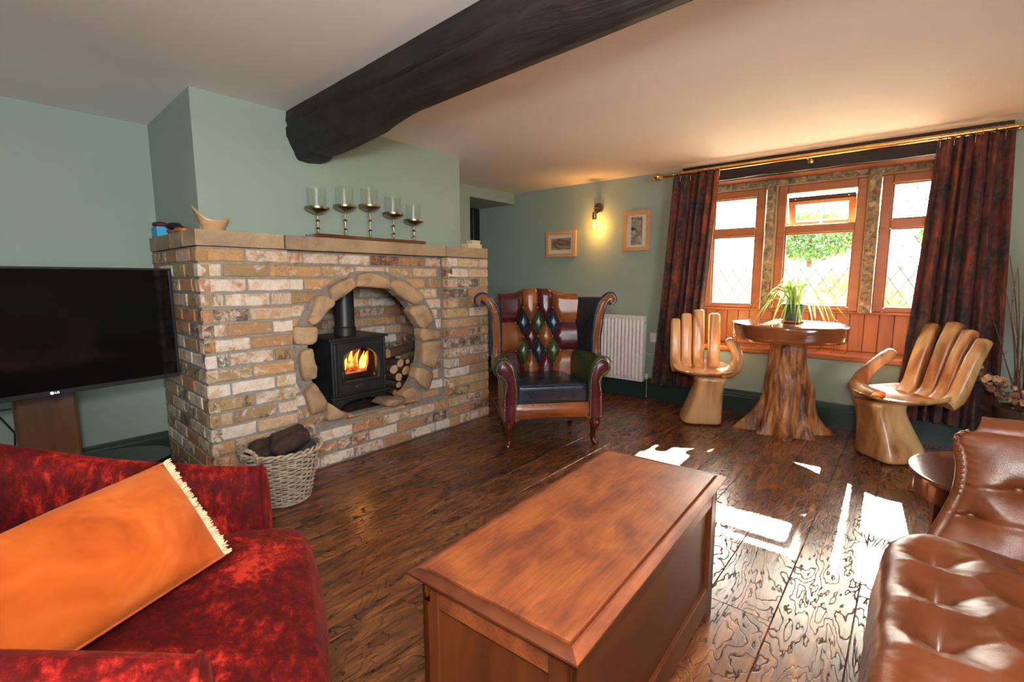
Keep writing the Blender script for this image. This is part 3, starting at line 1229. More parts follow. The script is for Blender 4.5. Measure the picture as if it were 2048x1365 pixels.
for k, pl in enumerate(RING):
    rr = random.Random(k)
    cx = sum(p[0] for p in pl) / len(pl)
    cz = sum(p[1] for p in pl) / len(pl)
    # round the outline a little
    q = []
    for i in range(len(pl)):
        a, b = pl[i], pl[(i + 1) % len(pl)]
        for t in (0.12, 0.5, 0.88):
            q.append((a[0] + (b[0] - a[0]) * t + rr.uniform(-.0015, .0015), a[1] + (b[1] - a[1]) * t + rr.uniform(-.0015, .0015)))
    n = len(q)
    sc = [(1.04, .17), (1.05, 0.026), (1.035, 0.012), (0.98, 0.003), (0.76, -0.003), (0.35, -0.006)]
    if 8 <= k <= 13:
        sc[0] = (1.0, .085)
    vs = []
    for s, d in sc:
        for x, z in q:
            vs.append(((x - cx) * s, d + (rr.uniform(-.003, .003) if s < 1 else 0), (z - cz) * s))
    fs = []
    for a in range(len(sc) - 1):
        for i in range(n):
            j = (i + 1) % n
            fs.append((a * n + i, a * n + j, (a + 1) * n + j, (a + 1) * n + i))
    fs.append(tuple((len(sc) - 1) * n + i for i in range(n)))
    m = MB().add(vs, fs)
    o = m.build('ring_stone', M_stone, fire, smooth=50)
    o.location = (cx, 2.656, cz)

# firebox: hearth, splayed brick sides, brick back
HZ = 0.205
MB().box(1.27, 2.50, RY + .03, 3.32, 0.0, HZ).build('hearth', M_bark, fire)
# a course of bricks lies flat as the lip of the opening
for k in range(5):
    b = put_brick(1.60 + k * 0.112, FY + .03, 0.228, 0.105, 0.025)
    b.scale = (0.105, 1.9, 0.022)
inner = MB()
inner.box(1.2, 2.6, 3.30, 3.36, 0, 1.3)
inner.box(1.2, 2.6, RY + .09, 3.36, 1.262, 1.30)
inner.build('firebox_back', M_mortar, fire)
side = MB()
side.prism([(2.52, 3.32), (2.56, 3.32), (2.46, RY + .08), (2.42, RY + .08)], (0, 0, 0), (1, 0, 0), (0, 1, 0), (0, 0, 1.3))
side.build('firebox_side', M_mortar, fire)
side = MB()
side.prism([(1.18, 3.32), (1.22, 3.32), (1.24, RY + .08), (1.20, RY + .08)], (0, 0, 0), (1, 0, 0), (0, 1, 0), (0, 0, 1.3))
side.build('firebox_side', M_mortar, fire)
for r in range(3, 16):
    z = r * CO + 0.006
    for a, b in bond(1.23, 2.515, r, r % 2 == 0):
        if b > 1.50 and (a > 1.98 or r > 9):
            put_brick(a, 3.285, z, b - a)
    ang = atan2(3.30 - (RY + .08), 2.52 - 2.42)
    d = Vector((0.10, 3.30 - RY - .08, 0)).normalized()
    for a, b in bond(0.0, 0.53, r, r % 2 == 1):
        p = Vector((2.408, RY + .08, 0)) + d * b
        put_brick(p.x, p.y, z, b - a, rz=ang + pi)

# mantel: sandstone slabs
def slabstone(x0, x1, y0, y1, z0, z1, seed, ang=0.0, org=None):
    def f(u, v):
        cs = [(y0, z0), (y0, z1), (y1, z1), (y1, z0)]
        a = u * 4
        i = int(a) % 4
        t = a - int(a)
        y = cs[i][0] + (cs[(i + 1) % 4][0] - cs[i][0]) * t
        z = cs[i][1] + (cs[(i + 1) % 4][1] - cs[i][1]) * t
        x = x0 + (x1 - x0) * v
        d = 0.004 * fbm((x * 9 + seed, y * 9, z * 14), 1.6)
        e = 0.0
        if abs(t - 0.5) > 0.44:
            e = 0.004
        return (x, y + d + (e if i in (0, 3) and y < y0 + .01 else 0), z + d * .5)
    n = max(6, int((x1 - x0) / .03))
    m = MB().grid(f, 28, n, cu=True)
    m.f += [tuple(range(27, -1, -1)), tuple(n * 28 + k for k in range(28))]
    m.mi += [0, 0]
    return m.build('mantel_stone', M_mantel, fire, smooth=45)


MZ0, MZ1 = 1.281, 1.356
for a, b, sd in ((0.832, 1.250, 1), (1.262, 2.42, 2), (2.428, 2.868, 3)):
    slabstone(a, b, FY - .004, YBR - .001, MZ0, MZ1, sd)
# returns along the flank
for a, b, sd in ((0.0, .22, 5), (.23, .66, 6)):
    m = slabstone(0, b - a, 0.0, 0.12, MZ0, MZ1, sd)
    p = Vector((SX0 - .002, FY + .172, 0)) + fl_dir * b
    m.location = (p.x, p.y, 0)
    m.rotation_euler.z = fl_ang + pi
MB().box(0.90, 2.86, FY + .10, YBR - .004, 1.275, 1.345).build('mantel_bed', M_mortar, fire)
for s, b in enumerate(BV):
    if 'unused' in b:
        bpy.data.objects.remove(b)

# ================================================================== STOVE
stove = thing('wood_burning_stove', 'black cast iron stove with arched glass door and burning fire', 'stove', (1.827, 2.85, HZ))
hw = 0.208
sd_ = 0.33
zb0, zb1 = 0.140, 0.515
bdy = MB()
bdy.box(-hw, -hw + .02, .0, sd_, zb0, zb1)
bdy.box(hw - .02, hw, .0, sd_, zb0, zb1)
bdy.box(-hw + .02, hw - .02, sd_ - .02, sd_, zb0, zb1)
bdy.box(-hw + .02, hw - .02, .0, sd_ - .02, zb0, zb0 + .02)
bdy.box(-hw + .02, hw - .02, .0, sd_ - .02, zb1 - .02, zb1)
bdy.box(-hw + .02, -.165, .0, .02, zb0 + .02, zb1 - .02)
bdy.box(.165, hw - .02, .0, .02, zb0 + .02, zb1 - .02)
bdy.build('body', M_iron, stove, bevel=0.006, seg=2)
MB().prism([(-hw - .018, -.012), (hw + .018, -.012), (hw + .018, sd_ + .02), (-hw - .018, sd_ + .02)], (0, 0, zb1), (1, 0, 0), (0, 1, 0), (0, 0, .016)).build('top_plate', M_iron, stove, bevel=0.005)
MB().prism([(-hw - .020, -.022), (hw + .020, -.022), (hw + .016, sd_), (-hw - .016, sd_)], (0, 0, zb0 - .012), (1, 0, 0), (0, 1, 0), (0, 0, .018)).build('base_ledge', M_iron, stove, bevel=0.006)
# leg skirt with an arch
sk = [(-hw, 0.0), (-hw + .045, 0.0)]
for k in range(13):
    a = pi - pi * k / 12
    sk.append((cos(a) * (hw - .05), 0.03 + 0.075 * sin(a) ** 0.6 if sin(a) > 0 else 0.03))
sk += [(hw - .045, 0.0), (hw, 0.0), (hw, 0.130), (-hw, 0.130)]
MB().prism(sk, (0, 0.01, 0), (1, 0, 0), (0, 0, 1), (0, 0.02, 0)).build('leg_skirt', M_iron, stove, smooth=40)
for sx in (-1, 1):
    for yy_ in (0.03, sd_ - .05):
        MB().box(sx * hw - (0.03 if sx > 0 else 0), sx * hw + (0 if sx > 0 else 0.03), yy_, yy_ + .03, 0, .135).build('leg', M_iron, stove, bevel=.004)


def arch(w, z0, z1, n=14, flat=0.0):
    """window outline: flat foot, low arched head"""
    pts = [(-w, z0), (w, z0)]
    zs = z1 - w * 0.62
    for k in range(n + 1):
        a = pi * k / n
        pts.append((w * cos(a), zs + (z1 - zs) * sin(a)))
    return pts


def resample(poly, n):
    L = [0]
    for i in range(len(poly)):
        a, b = poly[i], poly[(i + 1) % len(poly)]
        L.append(L[-1] + hypot(a[0] - b[0], a[1] - b[1]))
    out = []
    for k in range(n):
        s = L[-1] * k / n
        i = max(j for j in range(len(poly)) if L[j] <= s + 1e-9)
        t = (s - L[i]) / max(1e-9, L[i + 1] - L[i])
        a, b = poly[i], poly[(i + 1) % len(poly)]
        out.append((a[0] + (b[0] - a[0]) * t, a[1] + (b[1] - a[1]) * t))
    return out


def ring_plate(outer_rect, hole, y0, y1):
    """a plate with a hole; the outer points are where rays from the hole centre meet the rectangle"""
    x0, x1, z0, z1 = outer_rect
    cx = sum(p[0] for p in hole) / len(hole)
    cz = sum(p[1] for p in hole) / len(hole)
    hole = list(hole)
    # add the rays to the four corners
    outp = []
    for x, z in hole:
        dx, dz = x - cx, z - cz
        t = min(((x1 - cx) / dx if dx > 1e-7 else 99), ((x0 - cx) / dx if dx < -1e-7 else 99), ((z1 - cz) / dz if dz > 1e-7 else 99), ((z0 - cz) / dz if dz < -1e-7 else 99))
        outp.append([cx + dx * t, cz + dz * t])
    for c in ((x0, z0), (x1, z0), (x1, z1), (x0, z1)):
        i = min(range(len(outp)), key=lambda k: hypot(outp[k][0] - c[0], outp[k][1] - c[1]))
        outp[i] = list(c)
    n = len(hole)
    vs = [(x, y0, z) for x, z in outp] + [(x, y0, z) for x, z in hole] + [(x, y1, z) for x, z in hole] + [(x, y1, z) for x, z in outp]
    fs = []
    for k in range(n):
        j = (k + 1) % n
        for q in range(4):
            fs.append((q * n + k, q * n + j, ((q + 1) % 4) * n + j, ((q + 1) % 4) * n + k))
    return vs, fs


door_ = MB()
hole = resample(arch(0.125, 0.245, 0.455), 56)
vs, fs = ring_plate((-.172, .172, .155, .500), hole, -0.018, 0.02)
door_.add(vs, fs)
dv = door_.build('door', M_iron, stove, bevel=0.004, seg=1, smooth=40)
# raised arch moulding, lower panel with oval boss, hinges, handle, catch
am = arch(0.137, 0.233, 0.470)
MB().tube([(x, -0.018, z) for x, z in am] + [(am[0][0], -0.018, am[0][1])], 0.007, 8).build('door_moulding', M_iron, dv, smooth=60)
pm = MB()
for a, b in (((-.155, .165), (.155, .165)), ((.155, .165), (.155, .225)), ((.155, .225), (-.155, .225)), ((-.155, .225), (-.155, .165))):
    pm.tube([(a[0], -.018, a[1]), (b[0], -.018, b[1])], .004, 6)
pm.ball((0, -.018, .195), (.052, .007, .023), 24, 10)
pm.build('lower_panel', M_iron, dv, smooth=50)
for z in (.23, .43):
    MB().tube([(.185, -.012, z - .02), (.185, -.012, z + .02)], .010, 10).build('hinge', M_iron, stove, smooth=50)
MB().tube([(-.150, -.022, .345), (-.162, -.050, .335), (-.164, -.054, .300), (-.160, -.052, .262), (-.150, -.022, .255)], [.006, .008, .010, .009, .006], 10).build('handle', M_iron, dv, smooth=60)
MB().box(-.004, .010, -.022, -.0, .476, .488).build('air_slider', M_iron, stove, bevel=.002)
MB().prism(arch(0.123, 0.247, 0.453), (0, 0.004, 0), (1, 0, 0), (0, 0, 1), (0, 0.004, 0)).build('pane', M_sglass, dv)
# fire bars, burning logs, embers and flames behind the glass
MB().box(-.12, .12, .025, .035, .246, .285).build('fire_bar', M_iron, stove, bevel=.004)


def mk_flame(name, c, e):
    m = bpy.data.materials.new(name)
    m.use_nodes = True
    b = m.node_tree.nodes['Principled BSDF']
    t = m.node_tree
    tc = t.nodes.new('ShaderNodeTexCoord')
    nz = t.nodes.new('ShaderNodeTexNoise')
    nz.inputs['Scale'].default_value = 22
    r = t.nodes.new('ShaderNodeValToRGB')
    el = r.color_ramp.elements
    el[0].position, el[0].color = 0.38, (*c[0], 1)
    el[1].position, el[1].color = 0.62, (*c[1], 1)
    t.links.new(tc.outputs['Object'], nz.inputs['Vector'])
    t.links.new(nz.outputs[0], r.inputs[0])
    t.links.new(r.outputs[0], b.inputs['Emission Color'])
    b.inputs['Base Color'].default_value = (0.02, 0.01, 0.005, 1)
    b.inputs['Emission Strength'].default_value = e
    return m


M_fl1 = mk_flame('flame_yellow', ((1.0, 0.36, 0.03), (1.0, 0.72, 0.16)), 3.2)
M_fl2 = mk_flame('flame_orange', ((0.9, 0.10, 0.01), (1.0, 0.30, 0.03)), 1.8)
M_fl3 = mk_flame('ember_glow', ((0.10, 0.012, 0.004), (1.0, 0.22, 0.04)), 1.3)


def flame(x, y, z, w, h, lean, m, seed):
    rr = random.Random(seed)
    pts, rad = [], []
    for k in range(9):
        t = k / 8
        pts.append((x + lean * t * t + .006 * sin(5 * t + seed), y + .004 * sin(4 * t + seed), z + h * t))
        rad.append(max(.0006, w * (sin(pi * min(1, t * .80 + .20)) ** 0.8) * (1 - .25 * t) * (0.9 + .2 * rr.random())))
    return MB().tube(pts, rad, 9, sx=.6).build('flame', m, stove, smooth=180)


rr = random.Random(4)
for k in range(13):
    t = k / 12
    hgt = 0.05 + 0.030 * rr.random() if t < .42 else (0.10 + 0.055 * rr.random())
    flame(-.105 + .20 * t + rr.uniform(-.006, .006), .07 + .05 * rr.random(), .300, .012 + .010 * rr.random(), hgt * (1.0 if t > .42 else 1.0), .030 if t > .3 else .012, M_fl1 if rr.random() < .7 else M_fl2, k)
for k, (x, z, l, a) in enumerate(((-.05, .292, .11, .25), (.05, .296, .12, -.2), (0.0, .272, .20, .05))):
    MB().tube([(x - l / 2 * cos(a), .09 + .02 * k, z - l / 2 * sin(a)), (x, .092 + .02 * k, z + .003), (x + l / 2 * cos(a), .09 + .02 * k, z + l / 2 * sin(a))], .020, 10).build('burning_log', M_fl3, stove, smooth=60)
MB().box(-.14, .14, .04, .22, .245, .262).build('ember_bed', M_fl3, stove)
MB().box(-.16, .16, .235, .24, .24, .49).build('fireback', M_fl2 if False else plain('hot_firebrick', (0.30, 0.10, 0.04), .8), stove)
# flue pipe
MB().lathe([(.070, 0), (.074, .004), (.074, .055), (.068, .062), (.066, .07), (.066, .62)], (0, .17, zb1 + .012), 32).build('flue_pipe', M_iron, stove, smooth=40)
fl = lamp('stove_fire', 'POINT', (1.83, 2.95, 0.56), 2.2, (1.0, 0.36, 0.08), shadow_soft_size=0.05)
fl.parent = None

# ================================================================== FIREWOOD
def logobj(x, z, r, L, label, mats=(M_bark, M_cut), y=2.88, d=(0, 1, 0.0), bend=0.01, seed=0, sq=1.0):
    rr = random.Random(seed)
    d = Vector(d).normalized()
    side_ = Vector((d.y, -d.x, 0))
    n, K = 14, 8
    lump = [1 + rr.uniform(-.10, .10) for _ in range(n)]
    vs = []
    for k in range(K):
        t = k / (K - 1)
        c = d * L * t + side_ * bend * sin(pi * t)
        for i in range(n):
            a = 2 * pi * i / n
            q = r * lump[i] * (1 + .04 * sin(3 * t * pi + i))
            vs.append(c + side_ * cos(a) * q + Vector((0, 0, 1)) * sin(a) * q * sq)
    m = MB()
    m.add(vs, [(k * n + i, k * n + (i + 1) % n, (k + 1) * n + (i + 1) % n, (k + 1) * n + i) for k in range(K - 1) for i in range(n)], 0)
    m.add(vs[:n], [tuple(range(n))], 1)
    m.add(vs[-n:], [tuple(range(n))], 1)
    o = m.build('firewood_log', list(mats), smooth=50)
    o.location = (x, y, z)
    return tag(o, label, 'log', 'split firewood stacked beside the stove')


LOGS = [
    (2.160, .245, .016, .26, 'thin pale log lying on the hearth at the bottom of the firewood stack', 0),
    (2.225, .252, .014, .26, 'thinnest log end near the bottom right of the firewood stack', 0),
    (2.135, .300, .018, .26, 'small round log end low beside the stove leg', 0),
    (2.190, .300, .015, .27, 'small round log end between two larger ones low in the stack', 0),
    (2.170, .352, .024, .28, 'round log end beside the stove below the split brown log', 0),
    (2.250, .345, .024, .28, 'oval log end beside the lowest ring stones', 0),
    (2.300, .392, .031, .28, 'orange round log end at the right of the stack', 0),
    (2.172, .412, .030, .26, 'brown bark-covered log in the middle left of the stack', 0),
    (2.243, .448, .034, .28, 'largest pale round log end in the middle of the stack', 0),
    (2.128, .478, .034, .28, 'brown log end touching the side of the stove', 0),
    (2.310, .472, .036, .28, 'pale log end below the mossy branch', 0),
    (2.196, .512, .030, .28, 'pale round log end directly under the top log', 0),
    (2.252, .520, .018, .26, 'small log end tucked under the mossy branch', 0),
]
for k, (x, z, r, L, lb, s) in enumerate(LOGS):
    logobj(x - .008, z - .012, r, L, lb, seed=k + 3, y=2.875 + 0.006 * (k % 3))
logobj(2.085, .585, .037, .28, 'thick brown log with a cut knot lying across the top of the stack', seed=31, y=2.90, d=(1, .12, .10))
logobj(2.20, .543, .030, .22, 'mossy green-brown branch lying across under the top log', mats=(M_bark_moss, M_cut), seed=32, y=2.93, d=(1, .1, .03))
MT = 1.358     # top of the mantel
# ================================================================== THINGS ON THE MANTEL
ch = thing('candle_holder', 'row of five bronze candle cups with glass chimneys on one dark plank', 'candle holder', (0, 0, MT))
MB().grid(lambda u, v: (1.425 + .865 * u, 2.72 + (.030 + .008 * sin(9 * u) + .004 * fbm((u * 9, 1, 1))) * cos(2 * pi * v) * (1 if u > .06 else .2 + u * 13), .0135 + .012 * (1 if abs(sin(2 * pi * v)) > .1 else 1) * (1 if sin(2 * pi * v) > 0 else -1) * min(1, .3 + u * 9)), 40, 12, cv=True).build('plank', M_mahog_l, ch, smooth=40)
for k, (x, rim, gh, r) in enumerate(((1.502, 1.530, .118, .068), (1.682, 1.559, .114, .068), (1.859, 1.580, .112, .068), (2.040, 1.550, .112, .068), (2.212, 1.521, .110, .068))):
    zt = rim - MT
    n1, n2 = (zt - .026) * .62 + .010, (zt - .026) * .28 + .016
    prof = [(.009, .024), (.0075, .03)]
    for zz in (n2, n1):
        prof += [(.0055, zz - .010), (.006, zz - .005), (.014, zz), (.006, zz + .005), (.0055, zz + .010)]
    prof += [(.0055, zt - .034), (.008, zt - .030)]
    st = MB().lathe(prof, (x, 2.72, 0), 16).build('stem', M_bronze, ch, smooth=50)
    MB().lathe([(.008, zt - .032), (.030, zt - .027), (.052, zt - .017), (.0655, zt - .008), (.068, zt - .006), (.068, zt + .006), (.0655, zt + .006), (.064, zt - .003), (.03, zt - .012), (.002, zt - .014)], (x, 2.72, 0), 36).build('cup', M_bronze, ch, smooth=40)
    MB().lathe([(.052, zt - .006), (.052, zt + gh), (.0505, zt + gh + .001)], (x, 2.72, 0), 40, cap=False).build('glass_chimney', M_hglass, ch, smooth=40)

# carved wooden bowl with two peaks
def bowl_pt(u, v):
    a = 2 * pi * u
    t = v
    if t < .5:
        s = t * 2
        r = .046 + .030 * s ** 1.3
        th = 0
    else:
        s = (1 - t) * 2
        r = .036 + .034 * s ** 1.3
        th = 1
    peak = .068 * max(0, cos(a - pi * .96)) ** 3 + .024 * max(0, cos(a - .15)) ** 4
    hh = .052 + peak
    ext = 1 + .25 * (peak / .07) * s
    z = hh * s + (.008 if th else 0) * (1 - s)
    return (r * ext * cos(a), r * ext * sin(a) * .62, z)
bw = MB().grid(bowl_pt, 48, 20, cu=True)
bw.f += [tuple(range(47, -1, -1)), tuple(20 * 48 + k for k in range(48))]
bw.mi += [0, 0]
M_bowl = wood('turned_bowl', [(0.42, 0.20, 0.08), (0.58, 0.33, 0.16), (0.66, 0.40, 0.20)], scale=(4, 4, 40), rough=.35, bump=.02)
bo_ = bw.build('bowl', M_bowl, smooth=60, loc=(0.942, 2.712, MT))
tag(bo_, 'pale carved wooden bowl with two raised peaks on the mantel corner', 'bowl')

bb = MB().box(-.030, .030, -.06, .06, 0, .056).build('gift_box', plain('cyan_card', (0.03, 0.40, 0.72), .5), bevel=.002, loc=(.884, 3.33, MT), rotz=-.05)
tag(bb, 'small bright blue box at the back end of the mantel', 'box')
tr = MB().lathe([(.02, 0), (.040, .004), (.043, .014), (.040, .020), (.034, .022), (.030, .012), (.004, .010)], (0, 0, 0), 28).build('trinket_dish', plain('orange_clay', (.40, .10, .03), .4), smooth=50, loc=(.872, 2.90, MT))
tag(tr, 'small round orange-brown dish in front of the blue box', 'dish')
cap_ = MB().ball((0, 0, .014), (.040, .055, .014), 20, 8).ball((0, 0, .026), (.030, .042, .010), 20, 8).build('folded_cap', plain('navy_cloth', (.012, .012, .020), .7), smooth=60, loc=(.868, 3.03, MT + .022))
tag(cap_, 'flat dark navy folded cap behind the orange dish', 'cap')
pl_ = MB().lathe([(.03, 0), (.037, .008), (.037, .018), (.03, .022)], (0, 0, 0), 24).build('jar_lid', plain('brown_tin', (.20, .07, .03), .4), smooth=50, loc=(.872, 3.04, MT))
tag(pl_, 'brown round tin under the navy cap', 'tin')
bg = MB().lathe([(.022, 0), (.035, .004), (.040, .014), (.034, .024), (.012, .030), (.002, .030)], (0, 0, 0), 28).build('round_purse', plain('burgundy_cloth', (.10, .012, .03), .6), smooth=60, loc=(.886, 3.33, MT + .0565))
tag(bg, 'round burgundy purse lying on the blue box', 'purse')
M_cream = plain('cream_card', (.66, .55, .34), .5)
for nm, x0, w, d, z0, h, lb in (('trinket_box', 2.80, .16, .075, 0, .034, 'wider cream box with a lid on the right end of the mantel'),
                                ('trinket_box', 2.822, .096, .055, .0345, .030, 'smaller cream box standing on the wider cream box')):
    t_ = thing(nm, lb, 'box', (x0, 2.735, MT + z0), 0.04, 'stacked cream boxes on the mantel')
    MB().box(-w / 2, w / 2, -d / 2, d / 2, 0, h * .58).build('box_base', M_cream, t_, bevel=.002)
    MB().box(-w / 2 - .002, w / 2 + .002, -d / 2 - .002, d / 2 + .002, h * .58 + .0008, h).build('lid', M_cream, t_, bevel=.002)

# ================================================================== TELEVISION
tva = atan2(.122, .9925)
TVW, TVH = .965, .545
tv = thing('television', 'large black flat television with a thin bezel', 'television', (.309, 2.794, .628), tva)
MB().box(-TVW / 2, TVW / 2, .012, .045, 0, TVH).build('housing', M_black, tv, bevel=.004)
MB().box(-TVW / 2 + .011, TVW / 2 - .011, .0085, .0125, .020, TVH - .010).build('screen', M_screen, tv)
bz = MB()
bz.box(-TVW / 2, TVW / 2, .004, .013, 0, .020)
bz.box(-TVW / 2, TVW / 2, .004, .013, TVH - .010, TVH)
bz.box(-TVW / 2, -TVW / 2 + .011, .004, .013, .020, TVH - .010)
bz.box(TVW / 2 - .011, TVW / 2, .004, .013, .020, TVH - .010)
bz.build('bezel', plain('dark_bezel', (.02, .021, .024), .3), tv, bevel=.0015, seg=1)
MB().prism([(-.022, 0), (.022, 0), (.014, -.012), (-.014, -.012)], (0, .008, 0), (1, 0, 0), (0, 0, 1), (0, .012, 0)).build('chin', M_black, tv)
M_logo = bpy.data.materials.new('lit_logo')
M_logo.use_nodes = True
M_logo.node_tree.nodes['Principled BSDF'].inputs['Emission Color'].default_value = (.85, .92, 1, 1)
M_logo.node_tree.nodes['Principled BSDF'].inputs['Emission Strength'].default_value = 1.6
MB().lathe([(.0001, 0), (.0062, 0), (.0062, .0012), (.0001, .0012)], (-.010, .0035, .0100), 20, axis=(0, -1, 0)).build('logo', M_logo, tv)


def text(body, size, m, parent, loc, rot, name, ext=.0006, align='CENTER'):
    cu = bpy.data.curves.new(name, 'FONT')
    cu.body = body
    cu.size = size
    cu.extrude = ext
    cu.align_x = align
    cu.align_y = 'CENTER'
    cu.materials.append(m)
    o = bpy.data.objects.new(name, cu)
    C.objects.link(o)
    dg = bpy.context.evaluated_depsgraph_get()
    me = bpy.data.meshes.new_from_object(o.evaluated_get(dg))
    bpy.data.objects.remove(o)
    o = bpy.data.objects.new(name, me)
    C.objects.link(o)
    o.parent = parent
    o.location = loc
    o.rotation_euler = rot
    return o


text('LG', .0125, M_logo, tv, (.0065, .0030, .0098), (pi / 2, 0, 0), 'logo_lettering')
MB().box(-.22, .22, .045, .085, .10, .42).build('back_housing', M_black, tv, bevel=.01)

ts = thing('television_stand', 'walnut column on black glass shelf carrying the television', 'tv stand', (.31, 3.06, 0))
MB().prism([(-.115, .03), (.10, .0), (.10, .05), (-.115, .08)], (0, 0, 0.03), (1, 0, 0), (0, 1, 0), (0, 0, .84)).build('column', wood('walnut', [(.05, .018, .007), (.11, .042, .013), (.18, .075, .022)], scale=(16, 16, 1.4), rough=.35, dist=1.6), ts, bevel=.012)
MB().box(-.08, .08, -.14, .0, .80, .88).build('bracket', M_black, ts)
M_bglass = plain('black_glass', (.004, .004, .005), .06)
def oval(rx, ry, n=40, sq=2.3):
    out = []
    for k in range(n):
        a = 2 * pi * k / n
        out.append((rx * (abs(cos(a)) ** (2 / sq)) * (1 if cos(a) > 0 else -1), ry * (abs(sin(a)) ** (2 / sq)) * (1 if sin(a) > 0 else -1)))
    return out
MB().prism(oval(.44, .24), (0.01, -.02, .20), (1, 0, 0), (0, 1, 0), (0, 0, .010)).build('glass_shelf', M_bglass, ts, smooth=40)
MB().prism(oval(.47, .30), (0.01, -.02, .004), (1, 0, 0), (0, 1, 0), (0, 0, .014)).build('base', M_bglass, ts, smooth=40)
sb = thing('set_top_box', 'small black set-top box on the glass shelf', 'box', (.36, 2.955, .2115), -.1)
MB().box(-.075, .075, -.05, .05, 0, .032).build('case', M_black, sb, bevel=.004)
MB().box(-.02, .012, -.0515, -.050, .014, .018).build('display', M_chrome, sb)
cb = MB()
cb.tube([(.10, 3.30, .56), (.15, 3.25, .50), (.20, 3.22, .40), (.19, 3.2, .30), (.22, 3.2, .22)], .004, 6)
cb.tube([(-.15, 3.36, .62), (.02, 3.30, .54), (.14, 3.25, .51), (.20, 3.2, .52)], .003, 6)
tag(cb.build('power_cable', M_black, smooth=60), 'thin black cables hanging behind the walnut column', 'cable')
cc = MB()
for q in range(3):
    cc.tube([(.285 + (.026 + .003 * q) * cos(2 * pi * k / 16), 2.965 + .016 * sin(2 * pi * k / 16), .2155 + .035 + (.028 + .002 * q) * sin(2 * pi * k / 16 + q)) for k in range(17)], .0035, 6)
tag(cc.build('cable_coil', M_black, smooth=60), 'coiled black cable beside the set-top box', 'cable')

# ================================================================== BASKET OF PEAT
BKX, BKY = 1.070, 2.415
bk = thing('log_basket', 'round grey wicker basket with two loop handles', 'basket', (BKX, BKY, 0), .35)
BH = .285


def bkr(z):
    t = z / BH
    return .122 + .060 * t ** .85


NS = 30
wv = MB()
rows_ = 22
for j in range(rows_):
    z = .014 + (BH - .050) * j / (rows_ - 1)
    pts = []
    n = NS * 4
    for k in range(n + 1):
        a = 2 * pi * k / n
        off = .0052 * cos(NS / 2 * a + pi * j)
        wob = .0014 * sin(5 * a + j * 2.1) + .0008 * sin(11 * a + j)
        r = bkr(z) + off
        pts.append((r * cos(a), r * sin(a), z + wob))
    wv.tube(pts, .0043, 6, cap=False)
wv.build('woven_side', M_wicker, bk, smooth=80, kind='stuff')
sk_ = MB()
for k in range(NS):
    a = 2 * pi * (k + .5) / NS
    sk_.tube([(bkr(z) * cos(a), bkr(z) * sin(a), z) for z in (0.008, .07, .14, .21, BH - .02)], .0038, 5)
sk_.build('stake', M_wicker, bk, smooth=80, kind='stuff')
for q in range(3):
    pts = []
    for k in range(97):
        a = 2 * pi * k / 96
        ph = 9 * a + q * 2 * pi / 3
        pts.append(((bkr(BH) + .005 + .009 * cos(ph)) * cos(a), (bkr(BH) + .005 + .009 * cos(ph)) * sin(a), BH - .010 + .011 * sin(ph)))
    MB().tube(pts, .0065, 6, cap=False).build('braided_rim', M_wicker, bk, smooth=80)
for q in range(2):
    MB().tube([((.122 + .004 * cos(24 * a + q * pi)) * cos(a), (.122 + .004 * cos(24 * a + q * pi)) * sin(a), .0082 + .0025 * sin(24 * a + q * pi)) for a in [2 * pi * k / 96 for k in range(97)]], .0052, 5, cap=False).build('base_band', M_wicker, bk, smooth=80)
MB().lathe([(.001, .004), (.120, .004), (.120, .010), (.001, .010)], (0, 0, 0), 30).build('base', M_wicker, bk)
MB().lathe([(bkr(.02) - .012, .012), (bkr(.27) - .010, .27), (bkr(.27) - .013, .27), (bkr(.02) - .015, .012)], (0, 0, 0), 30, cap=False).build('liner', M_bag, bk, smooth=60)
for sgn in (1, -1):
    for q in range(3):
        pts = []
        for k in range(25):
            t = k / 24
            a = pi * t
            ph = 2 * pi * 3 * t + q * 2 * pi / 3
            w = .050 * cos(a)
            hgt = .062 * sin(a) ** .8
            ang_ = (0.0 if sgn > 0 else pi) + w / .185
            r = .190 + .018 * sin(a)
            pts.append(((r + .0055 * cos(ph)) * cos(ang_), (r + .0055 * cos(ph)) * sin(ang_), BH - .02 + hgt + .0055 * sin(ph)))
        MB().tube(pts, .0052, 6).build('handle', M_wicker, bk, smooth=80)

PEATS = [((-.135, .050, .300), (.25, .030, -.02), .034, .24, 'knobbly peat log lying across the back of the basket, its end over the left rim'),
         ((-.050, .010, .318), (.17, -.03, .012), .033, .19, 'peat log on top of the heap in the middle of the basket'),
         ((-.100, -.055, .290), (.24, .005, .018), .044, .23, 'thickest peat log lying across the front of the basket'),
         ((.035, .045, .305), (.09, -.035, .0), .032, .11, 'short peat log wedged at the back right of the basket'),
         ((-.135, -.005, .262), (.10, .05, .0), .036, .14, 'peat log at the left, half under the others')]
for k, (p, d, r, L, lb) in enumerate(PEATS):
    rr = random.Random(k + 50)
    D = Vector(d).normalized()
    q = D.to_track_quat('X', 'Z')

    def f(u, v, r=r, L=L, k=k, q=q):
        a = 2 * pi * v
        x = L * u
        rad = r * (1 + .16 * fbm((x * 14, cos(a) * 1.2 + k * 3, sin(a) * 1.2), 1.2) + .05 * sin(9 * u + k)) * (1 if 0.06 < u < .94 else (.78 if 0 < u < 1 else 0.0))
        return q @ Vector((x, rad * cos(a), rad * sin(a)))
    o = MB().grid(f, 20, 18, cv=True).build('peat_log', M_peat, smooth=70)
    o.location = Matrix.Rotation(.35, 4, 'Z') @ Vector((p[0], p[1], p[2])) + Vector((BKX, BKY, 0))
    o.rotation_euler.z = .35
    tag(o, lb, 'log', 'peat logs in the wicker basket')

